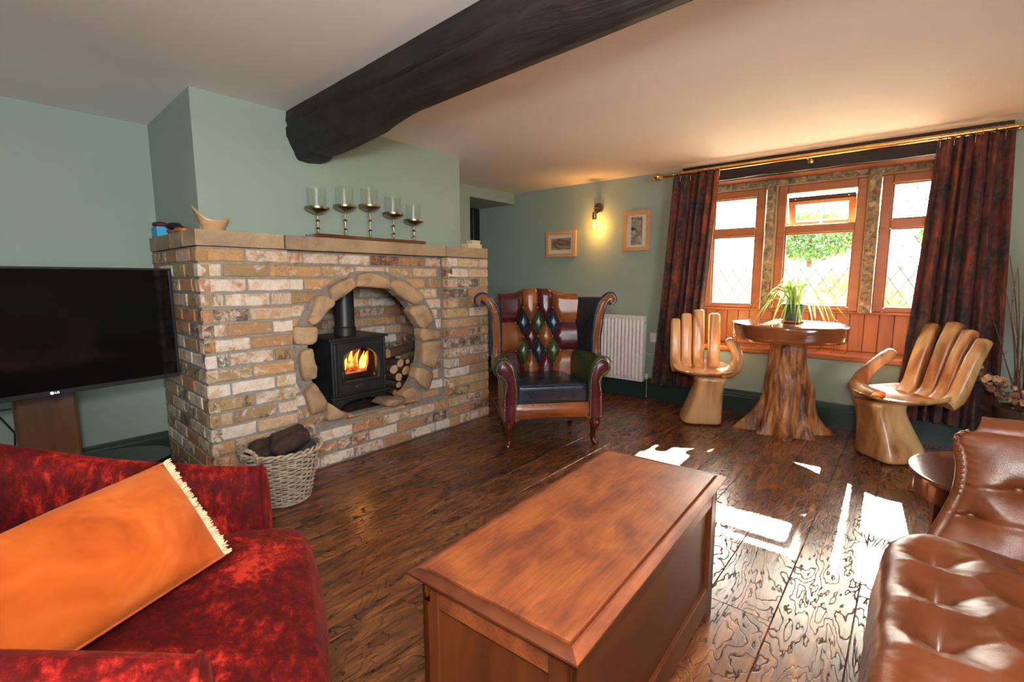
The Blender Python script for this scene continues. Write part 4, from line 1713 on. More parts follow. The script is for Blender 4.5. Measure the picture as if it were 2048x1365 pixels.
# ================================================================== RADIATOR, SOCKET, LAMP, PICTURES
rd = thing('radiator', 'white ribbed panel radiator under the pictures', 'radiator', (4.165, 0, 0))
ry0, ry1, rz0, rz1 = 1.885, 2.78, .165, .775


def rad_face(u, v):
    y = ry0 + (ry1 - ry0) * u
    z = rz0 + (rz1 - rz0) * v
    n = int((ry1 - ry0) / .037)
    ph = (u * n) % 1.0
    rib = 0
    if .045 < v < .94:
        s = min(1, (v - .045) / .02, (.94 - v) / .02)
        rib = .011 * s * (0 if ph < .18 or ph > .82 else min(1, (ph - .18) / .14, (.82 - ph) / .14))
    return (-rib - .004, y, z)


NR = int((ry1 - ry0) / .037)
MB().grid(rad_face, NR * 8, 34).build('ribbed_panel', M_white, rd, smooth=50, fix=False)
ro_ = MB()
ro_.box(-.004, .06, ry0 - .004, ry0, rz0, rz1)
ro_.box(-.004, .06, ry1, ry1 + .004, rz0, rz1)
ro_.build('side_cover', M_white, rd)
MB().box(-.003, .062, ry0 - .004, ry1 + .004, rz1 - .004, rz1 + .002).build('top_grille', M_white, rd, bevel=.001)
MB().box(.03, .06, ry0 + .01, ry1 - .01, rz0, rz1 - .02).build('back_panel', M_white, rd)
MB().box(.06, .10, ry0 + .12, ry0 + .15, rz0 + .05, rz1 - .06).build('bracket', M_white, rd)
MB().box(.06, .10, ry1 - .15, ry1 - .12, rz0 + .05, rz1 - .06).build('bracket', M_white, rd)
MB().lathe([(.008, 0), (.008, .006), (.004, .008)], (.03, ry0 - .004, .715), 12, axis=(0, -1, 0)).build('bleed_valve', M_chrome, rd, smooth=50)
v_ = MB()
v_.tube([(.03, ry0, .185), (.03, ry0 - .035, .185)], .009, 10)
v_.tube([(.03, ry0 - .035, .02), (.03, ry0 - .035, .195)], .0075, 10)
v_.build('pipe', M_chrome, rd, smooth=50)
MB().lathe([(.013, .195), (.015, .20), (.015, .235), (.012, .242)], (.03, ry0 - .035, 0), 14).build('valve_cap', M_white, rd, smooth=50)

so_ = thing('wall_socket', 'white plug socket low on the wall by the left curtain', 'socket', (XW - .001, 1.815, .575))
MB().box(-.009, 0, -.043, .043, -.043, .043).build('faceplate', M_white, so_, bevel=.003)
MB().box(-.013, -.009, -.026, -.012, .008, .026).build('switch', M_white, so_, bevel=.001)
tag(MB().tube([(XW - .012, 1.81, .535), (XW - .03, 1.80, .43), (XW - .03, 1.86, .415), (XW - .03, 1.90, .44)], .003, 6).build('lamp_cable', M_white, smooth=60), 'thin white cable looping between socket and radiator', 'cable')

wl = thing('wall_lamp', 'brass wall lamp with a bare glowing bulb between the two pictures', 'lamp', (XW, 2.43, 1.80))
MB().lathe([(.001, 0), (.052, 0), (.052, .012), (.046, .018), (.001, .019)], (0, 0, 0), 36, axis=(-1, 0, 0)).build('wall_plate', M_bronze, wl, smooth=40)
MB().tube([(-.018, 0, 0), (-.095, 0, 0)], .0055, 10).build('arm', M_bronze, wl, smooth=50)
MB().tube([(-.085, 0, .085), (-.085, 0, -.045)], .0030, 8).build('rod', M_bronze, wl, smooth=50)
MB().lathe([(.005, -.038), (.019, -.043), (.021, -.052), (.021, -.108), (.018, -.114), (.0, -.114)], (-.085, 0, 0), 24).build('bulb_socket', M_bronze, wl, smooth=40)
M_bulb = bpy.data.materials.new('glowing_bulb')
M_bulb.use_nodes = True
_b = M_bulb.node_tree.nodes['Principled BSDF']
_b.inputs['Emission Color'].default_value = (1.0, .60, .16, 1)
_b.inputs['Emission Strength'].default_value = 40.0
MB().lathe([(.012, 0), (.014, -.012), (.026, -.030), (.038, -.052), (.041, -.072), (.036, -.094), (.022, -.108), (.001, -.113)], (-.085, 0, -.110), 28).build('globe_bulb', thin_glass('amber_bulb_glass', (1.0, .88, .60), .02), wl, smooth=60)
MB().tube([(-.085, 0, -.125), (-.085, 0, -.150)], .003, 6).ball((-.085, 0, -.178), (.014, .014, .024), 16, 10).build('filament', M_bulb, wl, smooth=60)
lamp('wall_lamp_light', 'POINT', (XW - .085, 2.43, 1.622), 24.0, (1.0, .46, .12), shadow_soft_size=0.018)
# its twin on the other side of the window, just past the edge of the picture
wl2_ = wl.copy()
C.objects.link(wl2_)
wl2_.location = (XW, -.98, 1.80)
wl2_['label'] = 'brass wall lamp on the far right beyond the right curtain'
for c_ in list(wl.children):
    copy_part(c_, wl2_)
lamp('wall_lamp_light', 'POINT', (XW - .085, -.98, 1.622), 30.0, (1.0, .46, .12), shadow_soft_size=0.018)

M_oakf = wood('pale_oak_frame', [(.46, .24, .10), (.58, .32, .14), (.66, .39, .19)], scale=(12, 12, 12), rough=.45)
M_mount = plain('cream_mount', (.72, .66, .54), .8, namt=.02)


def mk_print(name, loc, cols):
    k = NT(name, .5)
    a = k.noise(k.coord(scale=(1, 1.0, 2.0), loc=loc, rot=(.5, 0, 0)), 11, 7, .72, 1.4)
    b = k.noise(k.coord(loc=loc), 5.5, 2, .5, .6)
    c = k.ramp(a, [(.36, cols[0]), (.48, cols[1]), (.56, cols[2]), (.66, cols[3])])
    k.col(k.mix(k.ramp(b, [(.60, 0.0), (.64, 1.0)]), c, cols[4]))
    return k.m


def picture(label, yc, zc, w, h, pw, ph, mt):
    t = thing('framed_picture', label, 'picture', (XW, yc, zc))
    f, d = .036, .022
    fm = MB()
    for y0, y1, z0, z1 in ((-w / 2, w / 2, h / 2 - f, h / 2), (-w / 2, w / 2, -h / 2, -h / 2 + f), (-w / 2, -w / 2 + f, -h / 2 + f, h / 2 - f), (w / 2 - f, w / 2, -h / 2 + f, h / 2 - f)):
        fm.box(-d, 0, y0, y1, z0, z1)
    fm.build('frame', M_oakf, t, bevel=.002)
    MB().box(-.010, -.006, -w / 2 + f, w / 2 - f, -h / 2 + f, h / 2 - f).build('mount', M_mount, t)
    MB().box(-.0112, -.0102, -pw / 2, pw / 2, -ph / 2, ph / 2).build('print', mt, t)
    MB().box(-.0145, -.0135, -w / 2 + f, w / 2 - f, -h / 2 + f, h / 2 - f).build('glazing', M_glass, t)


picture('landscape oak-framed print of brown rocks, left of the wall lamp', 2.866, 1.478, .372, .266, .243, .118, mk_print('print_rocks', (3, 1, 2), ((.05, .035, .05), (.22, .13, .08), (.42, .27, .15), (.50, .38, .30), (.03, .03, .05))))
picture('portrait oak-framed print of a grey hillside, right of the wall lamp', 2.024, 1.558, .262, .364, .110, .252, mk_print('print_hill', (1, 5, 3), ((.08, .09, .11), (.22, .21, .20), (.40, .35, .22), (.46, .46, .50), (.02, .03, .06))))
# ================================================================== WING ARMCHAIR
CA = atan2(-.667, .745)
AC = thing('wing_armchair', 'patchwork leather wing armchair in brown, green, navy and oxblood', 'armchair', (2.571, 1.777, 0), CA)
# local frame: x to the viewer's right, y to the back, z up; front feet at y = 0


def sweep(prof, path, closed=True):
    """prof(t) list of (a,b) in frame; path list of (origin, axis_a, axis_b)"""
    m = MB()
    n = len(prof)
    vs = []
    for o, a, b in path:
        for x, y in prof:
            vs.append(Vector(o) + Vector(a) * x + Vector(b) * y)
    K = len(path)
    fs = [(k * n + i, k * n + (i + 1) % n, (k + 1) * n + (i + 1) % n, (k + 1) * n + i) for k in range(K - 1) for i in range(n if closed else n - 1)]
    m.add(vs, fs)
    return m


# seat cushion: fat box with crowned top
def soft_box(x0, x1, y0, y1, z0, z1, crown=.012, r=.02, nx=22, ny=22, nz=6, taper=0.0, wr=0.0, seed=0):
    m = MB()
    def P(u, v, w):
        x = x0 + (x1 - x0) * u
        y = y0 + (y1 - y0) * v
        z = z0 + (z1 - z0) * w
        # rounded box through superellipse clamp
        cx, cy, cz = (x0 + x1) / 2, (y0 + y1) / 2, (z0 + z1) / 2
        p = Vector((x, y, z))
        q = Vector((min(max(x, x0 + r), x1 - r), min(max(y, y0 + r), y1 - r), min(max(z, z0 + r), z1 - r)))
        d = p - q
        if d.length > 1e-9:
            p = q + d.normalized() * r
        su, sv = sin(pi * u), sin(pi * v)
        p.z += crown * (su * sv) ** .6 * (1 if w > .5 else (-1 if w < .5 else 0)) * (abs(w - .5) * 2)
        p.x += taper * (v) * (cx - p.x)
        if wr:
            p.z += wr * fbm((p.x * 8, p.y * 8, seed), 1.4) * abs(w - .5) * 2
        return p
    m.grid(lambda u, v: P(u, v, 1), nx, ny)
    m.grid(lambda u, v: P(1 - u, v, 0), nx, ny)
    m.grid(lambda u, v: P(u, 0, v), nx, nz)
    m.grid(lambda u, v: P(1 - u, 1, v), nx, nz)
    m.grid(lambda u, v: P(0, 1 - u, v), ny, nz)
    m.grid(lambda u, v: P(1, u, v), ny, nz)
    return m


def weld(o, d=.0006):
    bm = bmesh.new()
    bm.from_mesh(o.data)
    bmesh.ops.remove_doubles(bm, verts=bm.verts, dist=d)
    bmesh.ops.recalc_face_normals(bm, faces=bm.faces)
    bm.to_mesh(o.data)
    bm.free()
    o.data.shade_smooth()
    return o


cu_ = weld(soft_box(-.242, .242, .005, .56, .296, .425, crown=.012, r=.018, taper=.25).build('seat_cushion', M_l_navy, AC, smooth=180))
for z in (.308, .420):
    MB().tube([(-.23, .008, z), (-.08, .003, z + .003), (.08, .003, z + .003), (.23, .008, z)], .0035, 6).build('piping', M_l_navy, cu_, smooth=80)
# front rail, bulging, with outer body panels
def rail(u, v):
    x = -.245 + .49 * u
    a = v
    z = .195 + .105 * a
    return (x, .012 - .016 * sin(pi * a) - .010 * sin(pi * u) ** .5, z + .010 * sin(pi * u) * (1 if v < .3 else .3) - (.010 * (1 - v)) * 0)
rl = MB().grid(rail, 24, 10)
rl.grid(lambda u, v: (-.245 + .49 * u, .012 + .52 * v, .300), 24, 2)
rl.grid(lambda u, v: (-.245 + .49 * u, .012 + .52 * v, .195), 24, 2)
rl.build('seat_rail', M_l_brown, AC, smooth=60)


# arms: inside panel, scroll, outside
def arm(sx, taper=.985):
    # cross-section of the whole arm seen from the front, x outwards positive from seat side
    sec = [(.242, .19), (.242, .44), (.248, .49), (.262, .545), (.285, .588), (.325, .612), (.365, .603), (.395, .570), (.402, .530), (.388, .492), (.355, .476), (.335, .47), (.330, .40), (.330, .30), (.332, .19)]
    K = 14
    vs = []
    for k in range(K):
        t = k / (K - 1)
        y = -.004 + .44 * t
        dz = -.010 * t + .006 * sin(pi * t)
        for i, (x, z) in enumerate(sec):
            top = max(0, (z - .45) / .16)
            # the scroll melts into the wing toward the back
            f_ = t ** 1.5 * top
            vs.append((sx * (x * (1 - .04 * t) - .030 * f_), y, z + dz * top))
    n = len(sec)
    m = MB()
    fs, mi = [], []
    for k in range(K - 1):
        for i in range(n - 1):
            fs.append((k * n + i, k * n + i + 1, (k + 1) * n + i + 1, (k + 1) * n + i))
    o = len(m.v)
    m.add(vs, fs)
    m.mi = [(1 if i >= 10 else 0) for k in range(K - 1) for i in range(n - 1)]
    # close ends
    m.f.append(tuple(range(n - 1, -1, -1)))
    m.mi.append(0)
    ao = m.build('arm', [M_l_green, M_l_brown], AC, smooth=50, sub=1)
    # facing panel with studs
    fac = [(.250, .195), (.250, .43), (.254, .47), (.272, .53), (.292, .570), (.322, .592), (.352, .586), (.375, .562), (.380, .530), (.368, .504), (.342, .492), (.322, .470), (.308, .44), (.318, .40), (.326, .36), (.326, .195)]
    fo = MB()
    nn = len(fac)
    cx, cz = .295, .40
    pts = [(sx * x, z) for x, z in fac]
    ctr = [(.288, .20), (.288, .43), (.29, .47), (.298, .515), (.31, .54), (.325, .552), (.338, .550), (.345, .54), (.345, .528), (.335, .52), (.322, .512), (.308, .49), (.288, .44), (.288, .40), (.288, .36), (.288, .20)]
    vs = [(x, -.004, z) for x, z in pts] + [(x, -.012, z) for x, z in pts] + [(sx * c[0] * .55 + pts[i][0] * .45, -.024, c[1] * .55 + pts[i][1] * .45) for i, c in enumerate(ctr)] + [(sx * c[0], -.027, c[1]) for c in ctr]
    fs = []
    for q in range(3):
        for i in range(nn):
            j = (i + 1) % nn
            fs.append((q * nn + i, q * nn + j, (q + 1) * nn + j, (q + 1) * nn + i))
    # fill centre strip
    for i in range(nn // 2 - 1):
        a, b = 3 * nn + i, 3 * nn + i + 1
        c, d = 3 * nn + nn - 2 - i, 3 * nn + nn - 1 - i
        fs.append((a, b, c, d))
    fo.add(vs, fs)
    fp = fo.build('arm_facing', M_l_ox, AC, smooth=50)
    # studs along the outline
    L = 0
    per = [(sx * x, z) for x, z in fac]
    per2 = []
    for i in range(len(per) - 1):
        a, b = per[i], per[i + 1]
        per2.append((a, b, hypot(a[0] - b[0], a[1] - b[1])))
    sm = MB()
    tot = sum(p[2] for p in per2)
    s, step, i, acc = 0, .0118, 0, 0
    while s < tot:
        while s > acc + per2[i][2]:
            acc += per2[i][2]
            i += 1
        t = (s - acc) / per2[i][2]
        a, b = per2[i][0], per2[i][1]
        x, z = a[0] + (b[0] - a[0]) * t, a[1] + (b[1] - a[1]) * t
        x += (sx * .29 - x) * .05
        sm.ball((x, -.0125, z), (.0044, .0034, .0044), 8, 5)
        s += step
    for k in range(8):
        sm.ball((sx * (.322 - .0125 * k), -.0135, .200), (.0044, .0034, .0044), 8, 5)
    sm.build('stud', M_stud, fp, smooth=80, kind='stuff')
    # pleats where the roll wraps
    pm_ = MB()
    for k in range(9):
        a = radians(-30 + 18 * k)
        x, z = sx * (.345 + .052 * cos(a)), .545 + .062 * sin(a)
        pm_.tube([(x, .002, z), (sx * (.345 + .040 * cos(a)), -.010, .545 + .050 * sin(a))], .0022, 5)
    pm_.build('pleat', M_l_green, ao, smooth=80)
    # welt round the inside front edge
    MB().tube([(sx * .242, -.006, .30), (sx * .242, -.006, .44), (sx * .250, -.007, .50), (sx * .268, -.008, .555), (sx * .295, -.008, .595), (sx * .325, -.008, .612), (sx * .365, -.008, .603), (sx * .394, -.008, .570)], .004, 6).build('welt', M_l_green, ao, smooth=80)


arm(-1)
arm(1)


# wings: a curved board whose front edge is a studded scroll
def wing(sx):
    # front edge line (x, y, z) from the arm upwards
    E_ = [(.352, .20, .575), (.348, .205, .64), (.345, .20, .72), (.352, .19, .80), (.358, .185, .87), (.372, .18, .925), (.392, .18, .965), (.420, .19, .992), (.452, .205, .996), (.470, .215, .972), (.455, .22, .945)]
    inner = [(.300, .50, .56), (.298, .505, .64), (.296, .51, .72), (.295, .515, .80), (.295, .52, .87), (.297, .525, .925), (.300, .53, .955), (.304, .535, .975), (.312, .54, .980), (.325, .545, .965), (.33, .55, .95)]
    def smoothp(P, q=4):
        out = []
        for i in range(len(P) - 1):
            p0, p1, p2, p3 = P[max(i - 1, 0)], P[i], P[i + 1], P[min(i + 2, len(P) - 1)]
            for k in range(q):
                t = k / q
                out.append(tuple(.5 * (2 * b + (c - a) * t + (2 * a - 5 * b + 4 * c - d) * t * t + (3 * b - a - 3 * c + d) * t ** 3) for a, b, c, d in zip(p0, p1, p2, p3)))
        return out + [P[-1]]
    NK = len(E_)
    E_, inner = smoothp(E_), smoothp(inner)
    K = len(E_)
    def lerp(a, b, t):
        return [a[i] + (b[i] - a[i]) * t for i in range(3)]
    m = MB()
    J = 8
    vin, vout = [], []
    for j in range(J + 1):
        t = j / J
        for k in range(K):
            p = lerp(E_[k], inner[k], t)
            bul = -.010 * sin(pi * t)
            vin.append((sx * (p[0] - .018 + bul), p[1], p[2]))
            q = lerp(E_[k], (inner[k][0] + .02, inner[k][1] + .03, inner[k][2]), t)
            vout.append((sx * (q[0] + .030 + (-.02 * min(1, max(0, (k / 4 - 6.5) / 1.5)))), q[1], q[2] - .012 * min(1, max(0, (k / 4 - 5) / 1.5))))
    m.add(vin, [(j * K + k, j * K + k + 1, (j + 1) * K + k + 1, (j + 1) * K + k) for j in range(J) for k in range(K - 1)])
    m.add(vout, [(j * K + k, j * K + k + 1, (j + 1) * K + k + 1, (j + 1) * K + k) for j in range(J) for k in range(K - 1)])
    n0 = len(vin)
    # front edge strip and top strip
    fs = [(k, k + 1, n0 + k + 1, n0 + k) for k in range(K - 1)]
    fs += [(j * K + K - 1, (j + 1) * K + K - 1, n0 + (j + 1) * K + K - 1, n0 + j * K + K - 1) for j in range(J)]
    m.f += fs
    m.mi += [0] * len(fs)
    wo = m.build('wing', M_l_navy, AC, smooth=60)
    # facing strip swept along the front edge with rolled navy borders
    path = []
    P = [Vector((sx * e[0] + sx * .006, e[1] - .008, e[2])) for e in E_]
    fac = MB()
    wv_ = [a for (a,) in smoothp([(w_,) for w_ in (.019, .021, .022, .022, .021, .020, .019, .019, .018, .014, .006)])]
    vs = []
    prof = [(-1, .004), (-.8, -.004), (-.3, -.010), (.3, -.010), (.8, -.004), (1, .004)]
    dirs = []
    for k in range(K):
        t = (P[min(k + 1, K - 1)] - P[max(k - 1, 0)]).normalized()
        s_ = Vector((t.z, 0, -t.x)).normalized()
        dirs.append(s_)
        for a, b in prof:
            vs.append(P[k] + s_ * a * wv_[k] + Vector((0, b, 0)))
    n = len(prof)
    fac.add(vs, [(k * n + i, k * n + i + 1, (k + 1) * n + i + 1, (k + 1) * n + i) for k in range(K - 1) for i in range(n - 1)])
    fo = fac.build('wing_facing', M_l_brown, AC, smooth=70)
    for sg in (-1, 1):
        line = [P[k] + dirs[k] * sg * (wv_[k] + .007) + Vector((0, .003, 0)) for k in range(K)]
        MB().tube(line, [.0085] * K, 8).build('welt', M_l_navy, wo, smooth=80)
        sm = MB()
        ln = [P[k] + dirs[k] * sg * (wv_[k] * .92) + Vector((0, -.004, 0)) for k in range(K)]
        for k in range(K - 1):
            d = (ln[k + 1] - ln[k]).length
            q = max(1, round(d / .0115))
            for i in range(q):
                sm.ball(ln[k].lerp(ln[k + 1], i / q), .0042, 8, 5)
        sm.build('stud', M_stud, fo, smooth=80, kind='stuff')


wing(-1)
wing(1)

# buttoned inside back: coloured diamonds
BR_ = [.905, .795, .690, .583, .478]
CS = .113
cells = []
for j, z in enumerate(BR_):
    xs = (-.5 * CS, .5 * CS, -1.75 * CS, 1.75 * CS) if j % 2 == 0 else (-CS, 0, CS)
    for x in xs:
        cells.append((x, z - (0 if j else -.03), j))
cells_z = {}
buttons = []
for j, z in enumerate(BR_):
    for x in ((-CS, 0, CS) if j % 2 == 0 else (-1.5 * CS, -.5 * CS, .5 * CS, 1.5 * CS)):
        buttons.append((x, z))
COLS = {0: {-.5: 1, .5: 0, -1.75: 0, 1.75: 1}, 1: {-1: 2, 0: 3, 1: 2}, 2: {-.5: 0, .5: 1, -1.75: 1, 1.75: 0}, 3: {-1: 3, 0: 2, 1: 3}, 4: {-.5: 1, .5: 0, -1.75: 0, 1.75: 1}}
cellcol = []
for x, z, j in cells:
    cellcol.append(min(COLS[j].items(), key=lambda kv: abs(kv[0] * CS - x))[1])


def cell_at(x, z):
    best, second, bi = 9, 9, 0
    for i, (cx, cz, j) in enumerate(cells):
        cz = BR_[j]
        dz = abs(z - cz) / .1065
        if j == 0 and z > cz:
            dz *= .02
        if abs(cx) > CS * 1.6:
            dx = max(0.0, 1.5 * CS - abs(x)) / (CS / 2)
            if (x > 0) != (cx > 0):
                dx = 9
            dx += .0
            d = dx + dz
        else:
            d = abs(x - cx) / (CS / 2) + dz
        if d < best:
            second, best, bi = best, d, i
        elif d < second:
            second = d
    return bi, best, second


def back_top(x):
    return 1.005 + .038 / (1 + (abs(x + .0) / .135) ** 6)


NB_, MBV = 130, 170


def back_pt(u, v):
    x = -.292 + .584 * u
    zt = back_top(x)
    z = .40 + (zt - .40) * v
    bi, d1, d2 = cell_at(x, z)
    e = min(1.0, (d2 - d1) / 1.8)
    puff = .036 * (1 - (1 - e) ** 2.6)
    for bx, bz in buttons:
        q = hypot(x - bx, z - bz)
        puff -= .014 * math.exp(-(q / .016) ** 2)
    rec = .08 * (z - .4)
    curve = .028 * (abs(x) / .29) ** 2.4
    top = .045 * max(0, (v - .93) / .07) ** 2
    return (x, .475 + rec - puff - curve + top, z + .0 * puff)


def back_mi(u, v):
    x = -.292 + .584 * u
    z = .40 + (back_top(x) - .40) * v
    return cellcol[cell_at(x, z)[0]]


bm_ = MB().grid(back_pt, NB_, MBV, mi=back_mi)
bko = bm_.build('buttoned_back', [M_l_ox, M_l_brown, M_l_navy, M_l_green], AC, smooth=60, fix=False)
tag(bko, 'deep-buttoned back of coloured leather diamonds')
for bx, bz in buttons:
    if bz > .5:
        p = back_pt((bx + .292) / .584, (bz - .40) / (back_top(bx) - .40))
        MB().ball((bx, p[1] - .003, bz), (.0065, .004, .0065), 10, 6).build('button', M_bronze, bko, smooth=80)
ob = MB()
ob.grid(lambda u, v: (-.30 + .60 * u, .50 + .08 * ((back_top(-.292 + .584 * u) - .40) * v) + .045 + .02 * sin(pi * u), .19 + (back_top(-.292 + .584 * u) - .19 - .002) * v), 20, 10)
ob.grid(lambda u, v: (-.292 + .584 * u, back_pt(u, 1)[1] + (.50 + .08 * (back_top(-.292 + .584 * u) - .4) + .045 + .02 * sin(pi * u) - back_pt(u, 1)[1]) * v, back_top(-.292 + .584 * u) - .002 * v + .006 * sin(pi * v)), 40, 5)
ob.build('outside_back', M_l_brown, AC, smooth=60)
MB().box(-.328, .328, .02, .56, .17, .198).build('frame_base', M_black, AC)


def cabriole(x, y, sx, front=True):
    pts, rad = [], []
    if front:
        prof = [(0.0, .195, .040), (.004, .170, .041), (.008, .145, .036), (.006, .115, .027), (.000, .085, .0205), (-.004, .055, .0175), (-.001, .030, .018), (.010, .016, .022), (.014, .007, .023), (.014, .0, .019)]
        for o, z, r in prof:
            pts.append((x + sx * o * .8, y - o, z))
            rad.append(r)
    else:
        for o, z, r in [(0, .20, .027), (.006, .14, .024), (.02, .08, .019), (.04, .03, .017), (.055, .0, .020)]:
            pts.append((x + sx * o * .3, y + o, z))
            rad.append(r)
    MB().tube(pts, rad, 14, up=(1, 0, 0)).build('leg', M_redleg, AC, smooth=70)


cabriole(-.290, .035, -1)
cabriole(.290, .035, 1)
cabriole(-.25, .50, -1, False)
cabriole(.25, .50, 1, False)
for sx in (-1, 1):   # knee brackets
    MB().prism([(0, .197), (.075, .197), (.055, .175), (.02, .150), (0, .14)], (sx * .285, .012, 0), (-sx, 0, 0), (0, 0, 1), (0, .022, 0)).build('knee_bracket', M_redleg, AC, bevel=.003)
# ================================================================== CURTAINS AND POLE
XP = 4.135
cp = thing('curtain_pole', 'long brass curtain pole with ball finials', 'curtain pole', (0, 0, 0))
PY0, PY1, PZ = -.395, 1.735, 1.992
MB().tube([(XP, PY0, PZ), (XP, PY1, PZ)], .0165, 16).build('pole', M_brass, cp, smooth=60)
for y, s in ((PY0, -1), (PY1, 1)):
    MB().lathe([(.017, 0), (.021, .004), (.014, .012), (.012, .018), (.022, .024), (.032, .038), (.036, .054), (.032, .070), (.019, .084), (.001, .090)], (XP, y, PZ), 24, axis=(0, s, 0)).build('finial', M_brass, cp, smooth=60)
for y in (1.640, .66, -.30):
    b = MB()
    b.tube([(XW - .02, y, PZ - .02), (XW - .05, y, PZ - .02), (XP, y, PZ - .022)], .007, 8)
    b.lathe([(.018, 0), (.018, .006), (.008, .010)], (XW - .022, y, PZ - .02), 16, axis=(-1, 0, 0))
    b.tube([(XP + .016 * cos(a), y, PZ + .016 * sin(a)) for a in [pi + pi * k / 8 for k in range(9)]], .005, 6)
    b.build('bracket', M_brass, cp, smooth=50)
rings = [1.62, 1.585, 1.555, 1.50, 1.47, 1.45, 1.395, 1.36, 1.30, 1.27] + [-.345, -.31, -.285, -.24, -.215, -.19, -.15, -.12, -.085, -.055]
rg = None
for y in rings:
    if rg is None:
        rg = MB().tube([(.0225 * cos(2 * pi * k / 18), 0, .0225 * sin(2 * pi * k / 18)) for k in range(19)], .0022, 6, cap=False).build('ring', M_brass, cp, smooth=80)
        rg.location = (XP, y, PZ - .004)
    else:
        copy_part(rg, cp, (XP, y, PZ - .004), rot=(0, 0, random.uniform(-.25, .25)))


def curtain(name_lab, ytop, ybot, z0, z1, nf, seed, gather):
    t0, t1 = ytop
    b0, b1 = ybot

    def f(u, v):
        z = z1 + (z0 - z1) * v
        ya = t0 + (b0 - t0) * v
        yb = t1 + (b1 - t1) * v
        w = u + .018 * sin(5 * pi * u + seed)
        y = ya + (yb - ya) * w
        amp = .020 + .020 * v + .008 * sin(seed + 3 * u * pi)
        ph = 2 * pi * nf * (u + .03 * sin(2 * pi * u + seed) + .012 * v * sin(7 * u + seed))
        x = XP - .004 + amp * sin(ph) + .35 * amp * sin(2.3 * ph + seed) * (.4 + .6 * v)
        if v < .10:     # pinch pleat heading
            x += .004 * sin(ph * 2)
            y += .003 * sin(ph * 3)
        y += .006 * sin(ph * .5 + 4 * v + seed) * v
        z += .010 * v * sin(3 * u * pi + seed) + (-.012 * abs(sin(ph / 2 + .4)) if v < .02 else 0)
        return (x, y, z)
    t = thing('curtain', name_lab, 'curtain', (0, 0, 0), group='pair of patterned window curtains')
    o = MB().grid(f, 150, 60).build('drape', M_curtain, t, smooth=180, fix=False)
    s = o.modifiers.new('thick', 'SOLIDIFY')
    s.thickness = .004
    return t, f


c1, f1 = curtain('dark patterned curtain hanging on the left of the window beside the radiator', (1.655, 1.262), (1.775, 1.385), .175, 1.978, 6, 1.3, 0)
c2, f2 = curtain('dark patterned curtain hanging on the right of the window by the twigs', (-.045, -.375), (.030, -.452), .175, 1.975, 6, 4.1, 0)
hk = None
for i, y in enumerate(rings):
    if hk is None:
        hk = MB().tube([(0, 0, -.022), (0, 0, -.045), (.003, 0, -.055), (0, 0, -.062)], .0018, 5).build('hook', M_white, cp, smooth=80)
        hk.location = (XP, y, PZ)
    else:
        copy_part(hk, cp, (XP, y, PZ))

# ================================================================== HAND CHAIRS
def oval_ring(c, a, b, n, rx, ry, sq=2.5):
    out = []
    for k in range(n):
        t = 2 * pi * k / n
        ct, st = cos(t), sin(t)
        out.append(Vector(c) + Vector(a) * rx * (abs(ct) ** (2 / sq)) * (1 if ct > 0 else -1) + Vector(b) * ry * (abs(st) ** (2 / sq)) * (1 if st > 0 else -1))
    return out


def limb(path, radii, n=18, sq=2.6, up=(0, 1, 0), capr=4):
    """a finger: oval sections (rx across, ry thick) with a rounded tip"""
    m = MB()
    path = [Vector(p) for p in path]
    K = len(path)
    vs = []
    u = Vector(up)
    secs = []
    for i in range(K):
        t = (path[min(i + 1, K - 1)] - path[max(i - 1, 0)]).normalized()
        u = (u - t * u.dot(t)).normalized()
        w = t.cross(u).normalized()
        secs.append((path[i], u.copy(), w, radii[i], t))
    for p, a, b, (rx, ry), t in secs:
        vs += oval_ring(p, a, b, n, rx, ry, sq)
    p, a, b, (rx, ry), t = secs[-1]
    for k in range(1, capr):
        s = k / capr
        vs += oval_ring(p + t * min(rx, ry) * .75 * sin(s * pi / 2), a, b, n, rx * cos(s * pi / 2) ** .7, ry * cos(s * pi / 2) ** .7, sq)
    tot = K + capr - 1
    vs.append(p + t * min(rx, ry) * .75)
    fs = [(i * n + k, i * n + (k + 1) % n, (i + 1) * n + (k + 1) % n, (i + 1) * n + k) for i in range(tot - 1) for k in range(n)]
    fs += [((tot - 1) * n + k, (tot - 1) * n + (k + 1) % n, tot * n) for k in range(n)]
    fs.append(tuple(range(n - 1, -1, -1)))
    m.add(vs, fs)
    return m


